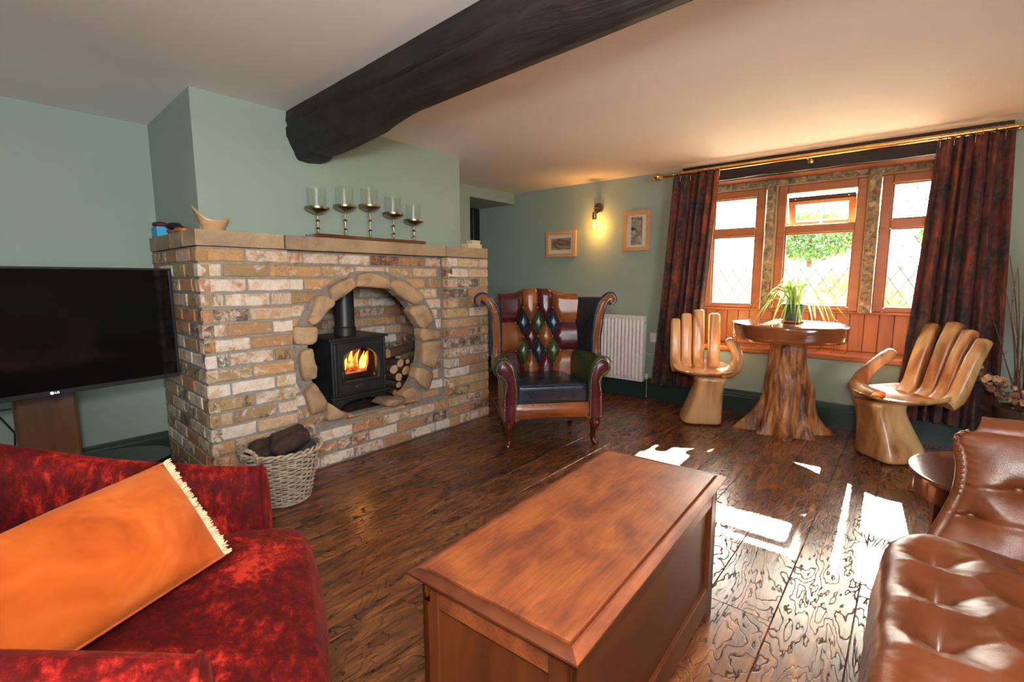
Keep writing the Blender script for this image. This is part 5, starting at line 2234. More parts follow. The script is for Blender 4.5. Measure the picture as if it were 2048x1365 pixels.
def hand_chair(label, loc, rotz, mirror, m, spread=0.0, lean=0.0, hs=1.0, fh=(.300, .345, .375, .345), size=(1, 1, 1), thumb=None):
    """local: sitter faces -y; +x is the thumb side (before mirroring); palm is the seat"""
    s = mirror
    t = thing('hand_chair', label, 'chair', loc, rotz, 'carved hand-shaped chairs at the tree-trunk table')
    t.scale = size
    # pedestal: wrist, faceted, flaring to the foot
    ped = MB()
    n = 24
    lev = [(0.0, .150, .150, -.015, .0), (.02, .148, .148, -.014, .0), (.10, .134, .132, -.002, -.006), (.20, .118, .112, .012, -.016), (.29, .104, .100, .026, -.028), (.345, .104, .100, .034, -.034), (.385, .135, .13, .034, -.03)]
    vs = []
    for z, rx, ry, ox, oy in lev:
        vs += [p for p in oval_ring((ox * s, oy * 1.0 - .035 - .10 * z, z * hs), (1, 0, 0), (0, 1, 0), n, rx, ry, 4.5)]
    ped.add(vs, [(i * n + k, i * n + (k + 1) % n, (i + 1) * n + (k + 1) % n, (i + 1) * n + k) for i in range(len(lev) - 1) for k in range(n)] + [tuple(range(n - 1, -1, -1)), tuple((len(lev) - 1) * n + k for k in range(n))])
    ped.build('pedestal', m, t, smooth=40, sub=1)
    # palm: dished thick pad

    def palm(u, v):
        a = 2 * pi * u
        ct, st = cos(a), sin(a)
        rx, ry = .215, .215
        ex = rx * (abs(ct) ** .78) * (1 if ct > 0 else -1)
        ey = ry * (abs(st) ** .78) * (1 if st > 0 else -1)
        # v 0..1: from centre of the top over the rim to centre underneath
        if v < .55:
            q = v / .55
            z = .375 + .060 * q ** 2.2 + (.022 * max(0, st) * q ** 2)
            k = q * .97
        elif v < .68:
            q = (v - .55) / .13
            z = .435 + .022 * max(0, st) - .030 * q
            k = .97 + .03 * sin(pi * q)
        else:
            q = (v - .68) / .32
            z = .405 + .022 * max(0, st) * (1 - q) - .045 * q ** .8
            k = .97 - .60 * q
        if st < 0 and v < .6:
            z -= .018 * (-st) * (v / .55) ** 2
        bul = 1 + .06 * max(0, cos(a - .25)) + .05 * max(0, cos(a - pi * 1.15))
        return (s * (ex * k * bul), ey * k, z * hs)
    pm = MB().grid(palm, 48, 26, cu=True)
    pm.f += [tuple(26 * 48 + k for k in range(48))]
    pm.mi += [0]
    weld(pm.build('palm_seat', m, t, smooth=180, sub=1))
    # four fingers rise at the back
    xs = [-.185, -.098, -.004, .118]        # little finger ... index
    for k, x in enumerate(xs):
        w = (.040, .043, .046, .046)[k]
        h = fh[k]
        bx = x * (1 + spread)
        back = .175 - .012 * abs(k - 1.6)
        path = [(s * x * .96, back - .045, .385 * hs), (s * x * .99, back - .004, .42 * hs), (s * x, back + .018, .47 * hs), (s * (x + (bx - x) * .35), back + .026 + lean * .3, .47 * hs + h * .3),
                (s * (x + (bx - x) * .7), back + .040 + lean * .6, .47 * hs + h * .65), (s * bx, back + .062 + lean, .47 * hs + h)]
        rad = [(w, .036), (w * 1.02, .038), (w, .036), (w * .99, .034), (w * .98, .032), (w * .94, .029)]
        limb(path, rad, up=(1, 0, 0), sq=3.6).build('finger', m, t, smooth=60)
    # thumb sweeps round from the side and bends up and inwards
    path = [(s * p_[0], p_[1], p_[2]) for p_ in thumb] if thumb else [(s * .10, -.085, .385 * hs), (s * .175, -.070, .400 * hs), (s * .228, -.050, .435 * hs), (s * .250, -.035, .495 * hs), (s * .236, -.030, .560 * hs), (s * .205, -.030, .615 * hs), (s * .178, -.030, .640 * hs)]
    rad = [(.060, .040), (.062, .042), (.052, .042), (.042, .036), (.037, .033), (.036, .034), (.030, .028)]
    limb(path, rad, up=(0, 1, 0)).build('thumb', m, t, smooth=60)
    return t


hand_chair('pale carved wooden hand chair between the left curtain and the table', (3.85, 1.235, 0), radians(-60), 1, M_hand_l, hs=1.0)
hand_chair('streaky brown carved wooden hand chair right of the table', (3.80, .010, 0), radians(-134), -1, M_hand_r, spread=.04, lean=.055, hs=1.0, fh=(.30, .345, .385, .365), size=(1.0, 1.10, .97), thumb=((.05, -.10, .385), (.14, -.115, .398), (.205, -.10, .430), (.222, -.055, .500), (.215, .0, .565), (.200, .05, .620), (.19, .085, .655)))

# ================================================================== TREE-TRUNK TABLE
TX, TY = 3.95, .665
tt = thing('tree_trunk_table', 'round thick slab table on a flared tree-root trunk', 'table', (TX, TY, 0))
roots = [(radians(-168), .085, .34), (radians(-118), .075, .30), (radians(-68), .165, .28), (radians(-20), .08, .3), (radians(50), .08, .35), (radians(112), .185, .28), (radians(150), .08, .25)]


def trunk(u, v):
    a = 2 * pi * u
    z = .668 * v
    base = .118 + .018 * (1 - v) + .010 * sin(2 * a + 1)
    fl = 0.0
    for ra, rl_, wd in roots:
        d = (a - ra + pi) % (2 * pi) - pi
        fl += rl_ * math.exp(-(d / wd) ** 2) * math.exp(-((z) / .125) ** 1.35) + .035 * math.exp(-(d / wd) ** 2) * max(0, 1 - z / .45)
    # burr on the right side halfway up
    d = (a - radians(-62) + pi) % (2 * pi) - pi
    fl += .050 * math.exp(-(d / .5) ** 2) * math.exp(-((z - .30) / .12) ** 2)
    d = (a - radians(150) + pi) % (2 * pi) - pi
    fl += .030 * math.exp(-(d / .6) ** 2) * math.exp(-((z - .40) / .12) ** 2)
    n = .022 * fbm((cos(a) * 2.4, sin(a) * 2.4, z * 3.2), 1.3) + .014 * fbm((cos(a) * 7, sin(a) * 7, z * 4.5), 1.2) + .006 * abs(sin(7 * a + 3 * z + 2 * fbm((z * 3, 1, 1))))
    r = base + fl + n * (1 if v < .95 else .5)
    return (r * cos(a), r * sin(a), z + .0)


tk = MB().grid(trunk, 110, 60, cu=True)
tk.f += [tuple(range(109, -1, -1)), tuple(60 * 110 + k for k in range(110))]
tk.mi += [0, 0]
tk.build('trunk', M_root, tt, smooth=60)
MB().lathe([(.118, .655), (.118, .692), (.001, .692)], (0, 0, 0), 32).build('collar', M_black, tt, smooth=40)


def slabtop(u, v):
    a = 2 * pi * u
    r0 = .380 + .012 * sin(2 * a + .5) + .008 * sin(5 * a)
    seq = [(0, .800), (.6, .800), (.985, .800), (1.0, .793), (1.0, .75), (.985, .705), (.96, .690), (.5, .688), (0, .688)]
    t = v * (len(seq) - 1)
    i = min(int(t), len(seq) - 2)
    t -= i
    k = seq[i][0] + (seq[i + 1][0] - seq[i][0]) * t
    z = seq[i][1] + (seq[i + 1][1] - seq[i][1]) * t
    r = r0 * k
    d = (a - radians(-70) + pi) % (2 * pi) - pi
    if .69 < z < .795 and k > .9:
        nick = math.exp(-(d / .38) ** 2)
        r -= .020 * nick * (.5 + .9 * abs(fbm((a * 3.5, z * 24, 2), 1.4))) * min(1, (.795 - z) / .03)
        r += .004 * fbm((a * 5, z * 20, 1), 1.2)
    return (r * cos(a), r * sin(a), z)


MB().grid(slabtop, 120, 40, cu=True).build('tabletop', M_tabletop, tt, smooth=45, loc=(-.05, 0, 0))

# ================================================================== SPIDER PLANT
px_, py_ = 3.98, .66
sp = thing('spider_plant', 'spider plant with arching striped leaves in a green pot', 'potted plant', (px_, py_, .800))
M_pot = plain('green_plastic_pot', (.018, .075, .045), .4)
M_sauc = plain('terracotta', (.36, .12, .06), .6)
MB().lathe([(.001, 0), (.062, 0), (.074, .006), (.076, .018), (.071, .018), (.066, .008), (.001, .006)], (0, 0, 0), 32).build('saucer', M_sauc, sp, smooth=50)
MB().lathe([(.001, .007), (.056, .007), (.070, .120), (.074, .122), (.074, .135), (.068, .135), (.064, .118), (.001, .116)], (0, 0, 0), 32).build('pot', M_pot, sp, smooth=40)


def mk_leaf():
    k = NT('striped_leaf', .45)
    k.set(k.b, 'Transmission Weight', 0.0)
    k.set(k.b, 'Subsurface Weight', 0.0)
    u = k.n('UVMap').outputs[0]
    sx = k.n('SeparateXYZ', {0: u}).outputs[0]
    st = k.math('ABSOLUTE', k.math('SUBTRACT', sx, 0.5))
    c = k.ramp(st, [(.10, (.62, .72, .30)), (.22, (.17, .32, .045)), (.5, (.20, .36, .06))])
    k.col(c)
    # thin leaves let light through
    tr = k.n('BsdfTranslucent', {'Color': c})
    mx = k.n('MixShader', {0: .45})
    k.t.links.new(k.b.outputs[0], mx.inputs[1])
    k.t.links.new(tr.outputs[0], mx.inputs[2])
    out = [n for n in k.t.nodes if n.type == 'OUTPUT_MATERIAL'][0]
    k.t.links.new(mx.outputs[0], out.inputs[0])
    return k.m


M_leaf = mk_leaf()


def leaf_mesh(L, h, droop, w, seed, n=12):
    rr = random.Random(seed)
    vs, fs = [], []
    side_ = rr.uniform(-.06, .06)
    for i in range(n + 1):
        t = i / n
        x = L * (t - .12 * t * t)
        z = h * sin(min(1, t * 1.15) * pi * .62) * 1.0 - droop * t ** 2.6
        ww = w * (1 - t ** 2.2) ** .8 * (.55 + .45 * min(1, t * 6)) + .0004
        yy = side_ * t * t
        vs += [(x, yy - ww, z + ww * .35), (x, yy, z), (x, yy + ww, z + ww * .35)]
    for i in range(n):
        for k in range(2):
            fs.append((i * 3 + k, i * 3 + k + 1, (i + 1) * 3 + k + 1, (i + 1) * 3 + k))
    me = bpy.data.meshes.new('leaf')
    me.from_pydata(vs, [], fs)
    uv = me.uv_layers.new(name='UVMap')
    for p in me.polygons:
        for li in p.loop_indices:
            vi = me.loops[li].vertex_index
            uv.data[li].uv = ((vi % 3) / 2, (vi // 3) / n)
    me.materials.append(M_leaf)
    me.shade_smooth()
    return me


kinds = []
rr = random.Random(11)
for k in range(16):
    if k < 5:
        kinds.append(leaf_mesh(rr.uniform(.10, .17), rr.uniform(.15, .23), rr.uniform(0, .05), .0065, k))
    elif k < 11:
        kinds.append(leaf_mesh(rr.uniform(.20, .28), rr.uniform(.12, .20), rr.uniform(.10, .20), .0075, k))
    else:
        kinds.append(leaf_mesh(rr.uniform(.24, .33), rr.uniform(.09, .15), rr.uniform(.19, .27), .0075, k))
for k in range(84):
    q = rr.randrange(16)
    a = rr.uniform(0, 2 * pi)
    o = bpy.data.objects.new('leaf', kinds[q])
    C.objects.link(o)
    o.parent = sp
    s = rr.uniform(.8, 1.08)
    o.location = (.012 * cos(a), .012 * sin(a), .118)
    o.rotation_euler = (rr.uniform(-.15, .15), 0, a)
    o.scale = (s, 1, s)
# runners with little plantlets, two drooping loops
for a, L in ((-1.9, .30), (-1.2, .36), (2.2, .30)):
    pts = [(L * t * cos(a), L * t * sin(a), .13 + .12 * sin(pi * min(1, t * 1.1)) * (1 - t * .4) - .10 * t * t) for t in [i / 12 for i in range(13)]]
    MB().tube(pts, .0016, 5).build('runner', M_leaf, sp, smooth=80)
# ================================================================== BLANKET CHEST
bc = thing('blanket_chest', 'low reddish mahogany chest used as a coffee table', 'chest', (1.100, .611, 0), radians(2.1))
CL, CW, CT = .968, .430, .490     # length, width, top
hx, hy = CL / 2, CW / 2
# lid: field, and a moulded edge of four strips mitred at the corners
MB().box(-hx + .0325, hx - .0325, -hy + .0325, hy - .0325, CT - .022, CT).build('lid_field', M_mahog, bc, bevel=.002)
ed = [(0, -.026), (.010, -.028), (.022, -.022), (.028, -.014), (.028, -.010), (.020, -.005), (.008, -.0025), (.0015, -.005), (0, -.010)]


def edge(p0, p1, out, name='lid_edge'):
    p0, p1, out = Vector(p0), Vector(p1), Vector(out)
    d = (p1 - p0).normalized()
    m = MB()
    n = len(ed)
    vs = []
    for p, s in ((p0, -1), (p1, 1)):
        for a, b in ed:
            vs.append(p + out * a + d * s * a + Vector((0, 0, CT + b)))
    m.add(vs, [(i, (i + 1) % n, n + (i + 1) % n, n + i) for i in range(n)] + [tuple(range(n)), tuple(range(2 * n - 1, n - 1, -1))])
    return m.build(name, M_mahog_s if abs(out.x) > .5 else M_mahog, bc, smooth=35)


ix, iy = hx - .030, hy - .030
edge((-ix, -iy, 0), (ix, -iy, 0), (0, -1, 0))
edge((ix, -iy, 0), (ix, iy, 0), (1, 0, 0))
edge((ix, iy, 0), (-ix, iy, 0), (0, 1, 0))
edge((-ix, iy, 0), (-ix, -iy, 0), (-1, 0, 0))
bx, by = hx - .024, hy - .024
for sx in (-1, 1):
    for sy in (-1, 1):
        MB().box(sx * bx - (.055 if sx > 0 else 0), sx * bx + (0 if sx > 0 else .055), sy * by - (.022 if sy > 0 else 0), sy * by + (0 if sy > 0 else .022), 0, CT - .024).build('corner_post', M_mahog_s, bc, bevel=.0025)
        MB().box(sx * bx - (.022 if sx > 0 else 0), sx * bx + (0 if sx > 0 else .022), sy * by - (.050 if sy > 0 else .0) + (-.0), sy * by + (0 if sy > 0 else .050), 0.0, CT - .024).build('corner_post', M_mahog_s, bc, bevel=.0025)
for sy in (-1, 1):
    y0, y1 = (by - .018, by - .001) if sy > 0 else (-by + .001, -by + .018)
    MB().box(-bx + .055, bx - .055, y0, y1, CT - .085, CT - .024).build('top_rail', M_mahog_l, bc, bevel=.002)
    MB().box(-bx + .055, bx - .055, y0, y1, .045, .125).build('bottom_rail', M_mahog_l, bc, bevel=.002)
    yy = (by - .020, by - .012) if sy > 0 else (-by + .012, -by + .020)
    MB().box(-bx + .05, bx - .05, yy[0], yy[1], .10, CT - .06).build('panel', M_mahog_l, bc)
for sx in (-1, 1):
    x0, x1 = (bx - .018, bx - .001) if sx > 0 else (-bx + .001, -bx + .018)
    MB().box(x0, x1, -by + .05, by - .05, CT - .080, CT - .024).build('top_rail', M_mahog, bc, bevel=.002)
    MB().box(x0, x1, -by + .05, by - .05, .045, .115).build('bottom_rail', M_mahog, bc, bevel=.002)
    xx = (bx - .020, bx - .012) if sx > 0 else (-bx + .012, -bx + .020)
    MB().box(xx[0], xx[1], -by + .045, by - .045, .10, CT - .06).build('panel', M_mahog_s, bc)
MB().box(-bx + .02, bx - .02, -by + .02, by - .02, .05, .07).build('bottom_board', M_mahog_l, bc)
hd_ = MB()
hd_.box(-bx - .003, -bx, by - .028, by - .012, CT - .070, CT - .030)
hd_.tube([(-bx - .004, by - .020, CT - .030), (-bx - .007, by - .020, CT - .045), (-bx - .004, by - .020, CT - .058)], .003, 6)
hd_.build('hinge', M_brass, bc)

# ================================================================== RED VELVET ARMCHAIR
RA = radians(-24)
rs = thing('velvet_armchair', 'wide red crushed-velvet armchair', 'armchair', (0, 0, 0), RA)
# local x = the way it faces (u), local y = across (v); inner arms at v .80 and 1.47


def vel_arm(v_in, sgn, u0, zf, s1, s2, name='arm'):
    """arm with rounded top, taller towards the back; sgn = outward direction"""
    T = .125
    m = MB()
    K, n = 26, 18

    def f(u, v):
        x = u0 - .66 * u
        s_ = .66 * u
        zt = zf + s1 * s_ + s2 * s_ * s_
        t = v
        # around the arm: inner foot, inner face, rounded top, outer face, outer foot
        sec = [(0, .03), (0, .25), (0, .45), (.0, .82), (.012, .93), (.035, .985), (T * .5, 1.0), (T - .035, .985), (T - .012, .93), (T, .82), (T, .45), (T, .03)]
        k = t * (len(sec) - 1)
        i = min(int(k), len(sec) - 2)
        k -= i
        a = sec[i][0] + (sec[i + 1][0] - sec[i][0]) * k
        b = sec[i][1] + (sec[i + 1][1] - sec[i][1]) * k
        pz = zt * b
        soft = .004 * fbm((x * 6, a * 9 + v_in, pz * 7), 1.3)
        return (x, v_in + sgn * (a + soft), pz + soft)
    m.grid(f, K, 44)
    ao = m.build(name, M_velvet, rs, smooth=70)
    # front facing panel
    sec = [(0, .03), (0, .45), (0, .82), (.012, .93), (.035, .985), (T * .5, 1.0), (T - .035, .985), (T - .012, .93), (T, .82), (T, .45), (T, .03)]
    P = [(v_in + sgn * a, zf * b) for a, b in sec]
    fm = MB()
    N_ = len(P)
    cx, cz = v_in + sgn * T / 2, .32
    vs = [(u0, a, b) for a, b in P] + [(u0 + .015, cx + (a - cx) * .93, cz + (b - cz) * .97) for a, b in P] + [(u0 + .021, cx + (a - cx) * .5, cz + (b - cz) * .7) for a, b in P]
    fm.add(vs, [(i, i + 1, N_ + i + 1, N_ + i) for i in range(N_ - 1)] + [(N_ + i, N_ + i + 1, 2 * N_ + i + 1, 2 * N_ + i) for i in range(N_ - 1)] + [tuple(2 * N_ + i for i in range(N_))])
    fm.build('arm_facing', M_velvet, rs, smooth=70)
    MB().tube([(u0 + .003, a, b) for a, b in P], .0055, 8).build('piping', M_velvet, ao, smooth=80)
    return ao


vel_arm(1.475, 1, -.060, .577, .17, .21)
vel_arm(.79, -1, -.125, .600, .45, -.15)
# back: reclined pad and outer shell
def backpad(u, v):
    y = .80 + .665 * u
    z = .36 + .50 * v
    th = .05 * (sin(pi * min(1, max(0, v))) ** .5) * (sin(pi * u) ** .35 if 0 < u < 1 else 0)
    return (-.60 - .22 * (z - .42) + th + .006 * fbm((y * 7, z * 7, 2), 1.4), y, z + .015 * sin(pi * u))
MB().grid(backpad, 30, 26).build('back_cushion', M_velvet, rs, smooth=180)
bs = MB()
bs.prism([(-.615, .03), (-.615, .38), (-.715, .86), (-.74, .885), (-.79, .885), (-.82, .86), (-.80, .03)], (0, .668, 0), (1, 0, 0), (0, 0, 1), (0, .93, 0))
bs.build('back', M_velvet, rs, bevel=.02, seg=3, smooth=40)
# seat cushion, crowned, with a full round front
def seatf(x0, x1, y0, y1, z0, z1):
    m = MB()
    def f(u, v):
        y = y0 + (y1 - y0) * u
        a = v
        # profile in x,z from under the front over the nose to the back
        pts = [(x1 - .06, z0), (x1 - .015, z0 + .012), (x1 + .010, z0 + .055), (x1 + .012, z0 + .105), (x1 - .012, z1 - .012), (x1 - .055, z1 + .006), (x1 - .16, z1 + .022), (x1 - .33, z1 + .026), (x1 - .50, z1 + .012), (x0, z1 - .01)]
        t = a * (len(pts) - 1)
        i = min(int(t), len(pts) - 2)
        t -= i
        x = pts[i][0] + (pts[i + 1][0] - pts[i][0]) * t
        z = pts[i][1] + (pts[i + 1][1] - pts[i][1]) * t
        e = sin(pi * u) ** .28 if 0 < u < 1 else 0
        zc = (z0 + z1) / 2
        z = zc + (z - zc) * (.50 + .50 * e)
        x = x - .050 * (1 - e) * (1 if v < .62 else 0)
        y += .010 * (1 - abs(2 * v - 1)) * (1 if u > .5 else -1)
        s = .006 * fbm((x * 6, y * 6, z * 5), 1.3)
        return (x + s, y, z + s)
    m.grid(f, 50, 60)
    return m
sc_ = seatf(-.62, .055, .815, 1.462, .275, .432).build('seat_cushion', M_velvet, rs, smooth=180)
MB().box(-.62, .0, .80, 1.465, .06, .285).build('seat_base', M_velvet, rs, bevel=.02, seg=3, smooth=40)
for x in (-.04, -.76):
    for y in (.75, 1.52):
        MB().lathe([(.016, 0), (.024, .06)], (x, y, 0), 16).build('leg', M_redleg, rs, smooth=40)

# ---- orange cushion leaning in the corner
oc = thing('cushion', 'long orange velvet cushion with cream fringe leaning on red armchair', 'cushion')
A = Vector((.379, 1.185, .480))      # lower right corner
B = Vector((.339, 1.438, .650))      # upper right corner
Dv = Vector((-.93, -.30, -.01)).normalized() * .56
Dt = Vector((-.95, -.17, -.01)).normalized() * .56
A2, B2 = Vector((-.09, .976, .485)), Vector((-.095, 1.171, .650))
nrm = (A2 - A).cross(B - A).normalized()
if nrm.y > 0:
    nrm = -nrm


def cush(sg):
    def f(u, v):
        p = (A.lerp(A2, u)).lerp(B.lerp(B2, u), v)
        e = (max(0, sin(pi * u)) * max(0, sin(pi * v))) ** .42
        q = 1 - .05 * (sin(pi * u)) * (abs(2 * v - 1) ** 4)
        p = p + nrm * sg * (.062 * e + .004 * e * abs(fbm((u * 7, v * 3, 8), 1.3))) + nrm * .012 * fbm((u * 5, v * 4, 3), 1.2) * e
        return p + nrm * .004
    return f


cm_ = MB().grid(cush(1), 44, 26).grid(cush(-1), 44, 26)
weld(cm_.build('cover', M_orange, oc, smooth=180))
MB().tube([cush(0)(k / 30, 0) for k in range(31)], .003, 6).build('piping', M_orange, oc, smooth=80)
MB().tube([cush(0)(k / 30, 1) for k in range(31)], .003, 6).build('piping', M_orange, oc, smooth=80)
for uu in (0.0, 1.0):
    fr = MB()
    rr = random.Random(5)
    for k in range(150):
        v = k / 149
        p = cush(0)(uu, v)
        od = (A - A2).normalized() * (1 if uu == 0 else -1)
        up_ = (B - A).normalized()
        for q in range(3):
            w = od * rr.uniform(.010, .020) + up_ * rr.uniform(-.006, .006) + nrm * rr.uniform(-.007, .007)
            m1 = p + w * .6 + nrm * rr.uniform(-.004, .004)
            fr.tube([p, m1, p + w], [.0022, .0030, .0014], 4)
    o = fr.build('fringe', M_fringe, oc, smooth=80, kind='stuff')

# ================================================================== LEATHER SOFA
ls = thing('leather_sofa', 'chestnut leather sofa with a buttoned seat and tufted arm', 'sofa', (0, 0, 0))
SXA, SXB = .16, 1.640      # seat from left to right
btn = [(1.62 - .165 * (i + 1), -.088) for i in range(9)] + [(1.62 - .165 * (i + .5), -.26) for i in range(9)] + [(1.62 - .165 * (i + 1), -.43) for i in range(9)]


def seat_top(x, y):
    z = .452
    # crown between the buttons
    best = 9
    for bx_, by_ in btn:
        d = hypot((x - bx_), (y - by_) * .9)
        best = min(best, d)
    z -= .030 * math.exp(-(best / .028) ** 1.2)
    z += .030 * min(1, best / .10) ** .8
    # long pleats running from the buttons, along x and fanning to the back
    for bx_, by_ in btn[:9]:
        dx = abs(x - bx_)
        if dx < .09:
            z -= .006 * math.exp(-((y - by_ + .05 * (x - bx_)) / .007) ** 2) * (1 - dx / .09)
            s_ = (x - bx_) * .45
            z -= .006 * math.exp(-((x - bx_ + .35 * (y - by_)) / .008) ** 2) * math.exp(-((y - by_) / .07) ** 2)
    z += .004 * fbm((x * 10, y * 10, 1), 1.3) + .0022 * fbm((x * 34, y * 22, 4), 1.3)
    return z


def lseat(u, v):
    # u along x; v from under the front, over the nose, to the back
    x = SXB - (SXB - SXA) * u
    cr = min(1.0, (SXB - x) / .20)            # rounded far corner
    inset = .15 * (1 - sqrt(max(0, 1 - (1 - cr) ** 2)))
    yf = .012 - inset
    if v < .30:
        t = v / .30
        a = pi * .5 * t
        z = .20 + (.452 - .055 - .20) * min(1, t / .6) if t < .6 else .397 + .055 * sin((t - .6) / .4 * pi / 2)
        y = yf - .0 if t < .6 else yf - .055 * (1 - cos((t - .6) / .4 * pi / 2))
        y += .012 * sin(pi * min(1, t / .6))
        y += .004 * fbm((x * 16, z * 16, 2), 1.3)
        if t >= .999:
            z = seat_top(x, y)
        elif t > .6:
            s = (t - .6) / .4
            z = z * (1 - s) + (seat_top(x, y)) * s
    else:
        t = (v - .30) / .70
        y = (yf - .055) - .62 * t
        z = seat_top(x, y)
    z -= .05 * (1 - cr) ** 3 if v >= .2 else 0
    return (x, y, z)


sb_ = MB().grid(lseat, 260, 150).build('seat', M_l_sofa, ls, smooth=180)
for bx_, by_ in btn:
    MB().ball((bx_, by_, seat_top(bx_, by_) + .002), (.009, .009, .004), 12, 6).build('button', M_l_sofa, sb_, smooth=80)
MB().box(SXA, SXB - .03, -.72, -.03, .10, .40).build('seat_base', M_l_sofa, ls, bevel=.02)

# right arm: waisted inside pad rising from the seat
abtn = [(-.245, .575), (-.42, .575), (-.33, .50), (-.165, .49)]


def larm(u, v):
    """u from the front edge (0) backwards, v from the seat up over the top and down outside"""
    L = .70
    if v < .72:
        t = v / .72
        z = .385 + .322 * t
        # front edge outline: flares at the foot, waist, then out again
        yf = -.085 - .060 * sin(min(1, t / .62) * pi / 2) ** 1.3 + .030 * max(0, (t - .70) / .3) ** 1.5
        if t > .9:
            yf -= .045 * ((t - .9) / .1) ** 2
        y = yf - (L + yf) * u
        x = 1.625 + .150 * t ** .8
        puff = .040 * sin(pi * min(1, u * 4.2) / 2) ** .6 * (sin(pi * min(1, t * .92 + .06)) ** .5)
        best = min(hypot(y - b[0], (z - b[1])) for b in abtn)
        puff -= .030 * math.exp(-(best / .030) ** 1.2)
        for b in abtn:
            puff -= .010 * math.exp(-((z - b[1] + .10 * (y - b[0])) / .010) ** 2) * math.exp(-abs(y - b[0]) / .07)
        puff += .004 * fbm((y * 9, z * 9, 2), 1.3)
        # gathers along the front edge
        if u < .10:
            puff += .002 * sin(z * 330) * max(0, 1 - u / .05) * (1 if t > .55 else .3)
        x -= puff
        z += .010 * sin(pi * u)
        return (x, y, z)
    t = (v - .72) / .28
    e = larm(u, .7199)
    a = pi * t
    r = .035 + .010 * min(1, u * 6)
    yin = -.0 if u > .04 else -.0
    x = e[0] + (1 - cos(min(a, pi * .999))) * (.055)
    z = e[2] + sin(a) * .030 - (0 if t < .5 else (t - .5) * 2 * .30)
    return (x, e[1] - .012 * sin(a) * (1 - min(1, u * 8)), z)


ar = MB().grid(larm, 130, 140)
ar.build('arm', M_l_sofa, ls, smooth=180)
# gathered front border of the arm and its little pleats
bd_ = MB()
pth = []
for k in range(34):
    v = .02 + .69 * k / 33
    p = larm(0, v)
    pth.append(Vector(p) + Vector((.012, .002, 0)))
bd_.tube(pth, [.016 * min(1, (34 - k_) / 7) + .002 for k_ in range(34)], 10)
bo2 = bd_.build('arm_border', M_l_sofa, ls, smooth=80)
gp = MB()
for k in range(13):
    v = .36 + .030 * k
    p = Vector(larm(0, min(v, .71)))
    gp.ball(p + Vector((-.004, .006, 0)), (.008, .006, .0045), 8, 6)
gp.build('gather', M_l_sofa, bo2, smooth=80)
for b in abtn:
    # button sits in its dimple
    uu = min(.98, max(.02, (b[0] + .13) / -.57))
    best = min(((hypot(larm(a_ / 60, c_ / 60)[1] - b[0], larm(a_ / 60, c_ / 60)[2] - b[1]), a_, c_) for a_ in range(2, 58) for c_ in range(4, 42)), key=lambda q: q[0])
    p = larm(best[1] / 60, best[2] / 60)
    MB().ball((p[0] - .002, p[1], p[2]), (.006, .012, .012), 12, 8).build('button', M_l_sofa, ls, smooth=80)
MB().box(1.735, 1.775, -.74, -.20, .10, .60).build('arm_frame', M_l_sofa, ls, bevel=.02)
MB().box(1.66, 1.74, -.70, -.13, .10, .38).build('arm_base', M_l_sofa, ls, bevel=.02)
# back and left arm, outside the picture
bp = weld(soft_box(.10, 1.72, -.92, -.66, .10, .84, crown=.01, r=.05).build('back', M_l_sofa, ls, smooth=180))
weld(soft_box(.04, .17, -.75, -.02, .10, .62, crown=.01, r=.04).build('arm', M_l_sofa, ls, smooth=180))
for x in (.12, 1.66):
    for y in (-.12, -.84):
        MB().lathe([(.018, 0), (.026, .105)], (x, y, 0), 14).build('leg', M_redleg, ls, smooth=40)

# ================================================================== END TABLE
et = thing('end_table', 'round dark wooden side table behind the leather sofa arm', 'table', (2.072, -.292, 0))
ER, EZ = .262, .500
MB().lathe([(.001, EZ - .020), (ER - .012, EZ - .020), (ER - .002, EZ - .014), (ER, EZ - .007), (ER - .003, EZ - .001), (ER - .010, EZ), (.001, EZ)], (0, 0, 0), 56).build('tabletop', M_tabletop2 if 'M_tabletop2' in globals() else wood('dark_table_wood', [(.05, .014, .006), (.11, .032, .012), (.17, .055, .02)], scale=(9, 3, 9), rough=.13, dist=1.0, coat=.0), et, smooth=40)
MB().lathe([(ER - .022, EZ - .075), (ER - .016, EZ - .075), (ER - .014, EZ - .020), (ER - .030, EZ - .020), (ER - .030, EZ - .075)], (0, 0, 0), 56, cap=False).build('apron', M_redleg, et, smooth=40)
for k in range(4):
    a = radians(48 + 90 * k)
    r = ER - .045
    c, s = cos(a), sin(a)
    MB().tube([(r * c, r * s, EZ - .02), (r * c, r * s, EZ - .12), ((r + .01) * c, (r + .01) * s, .20), ((r + .035) * c, (r + .035) * s, 0)], [.022, .021, .015, .011], 8).build('leg', M_redleg, et, smooth=50)

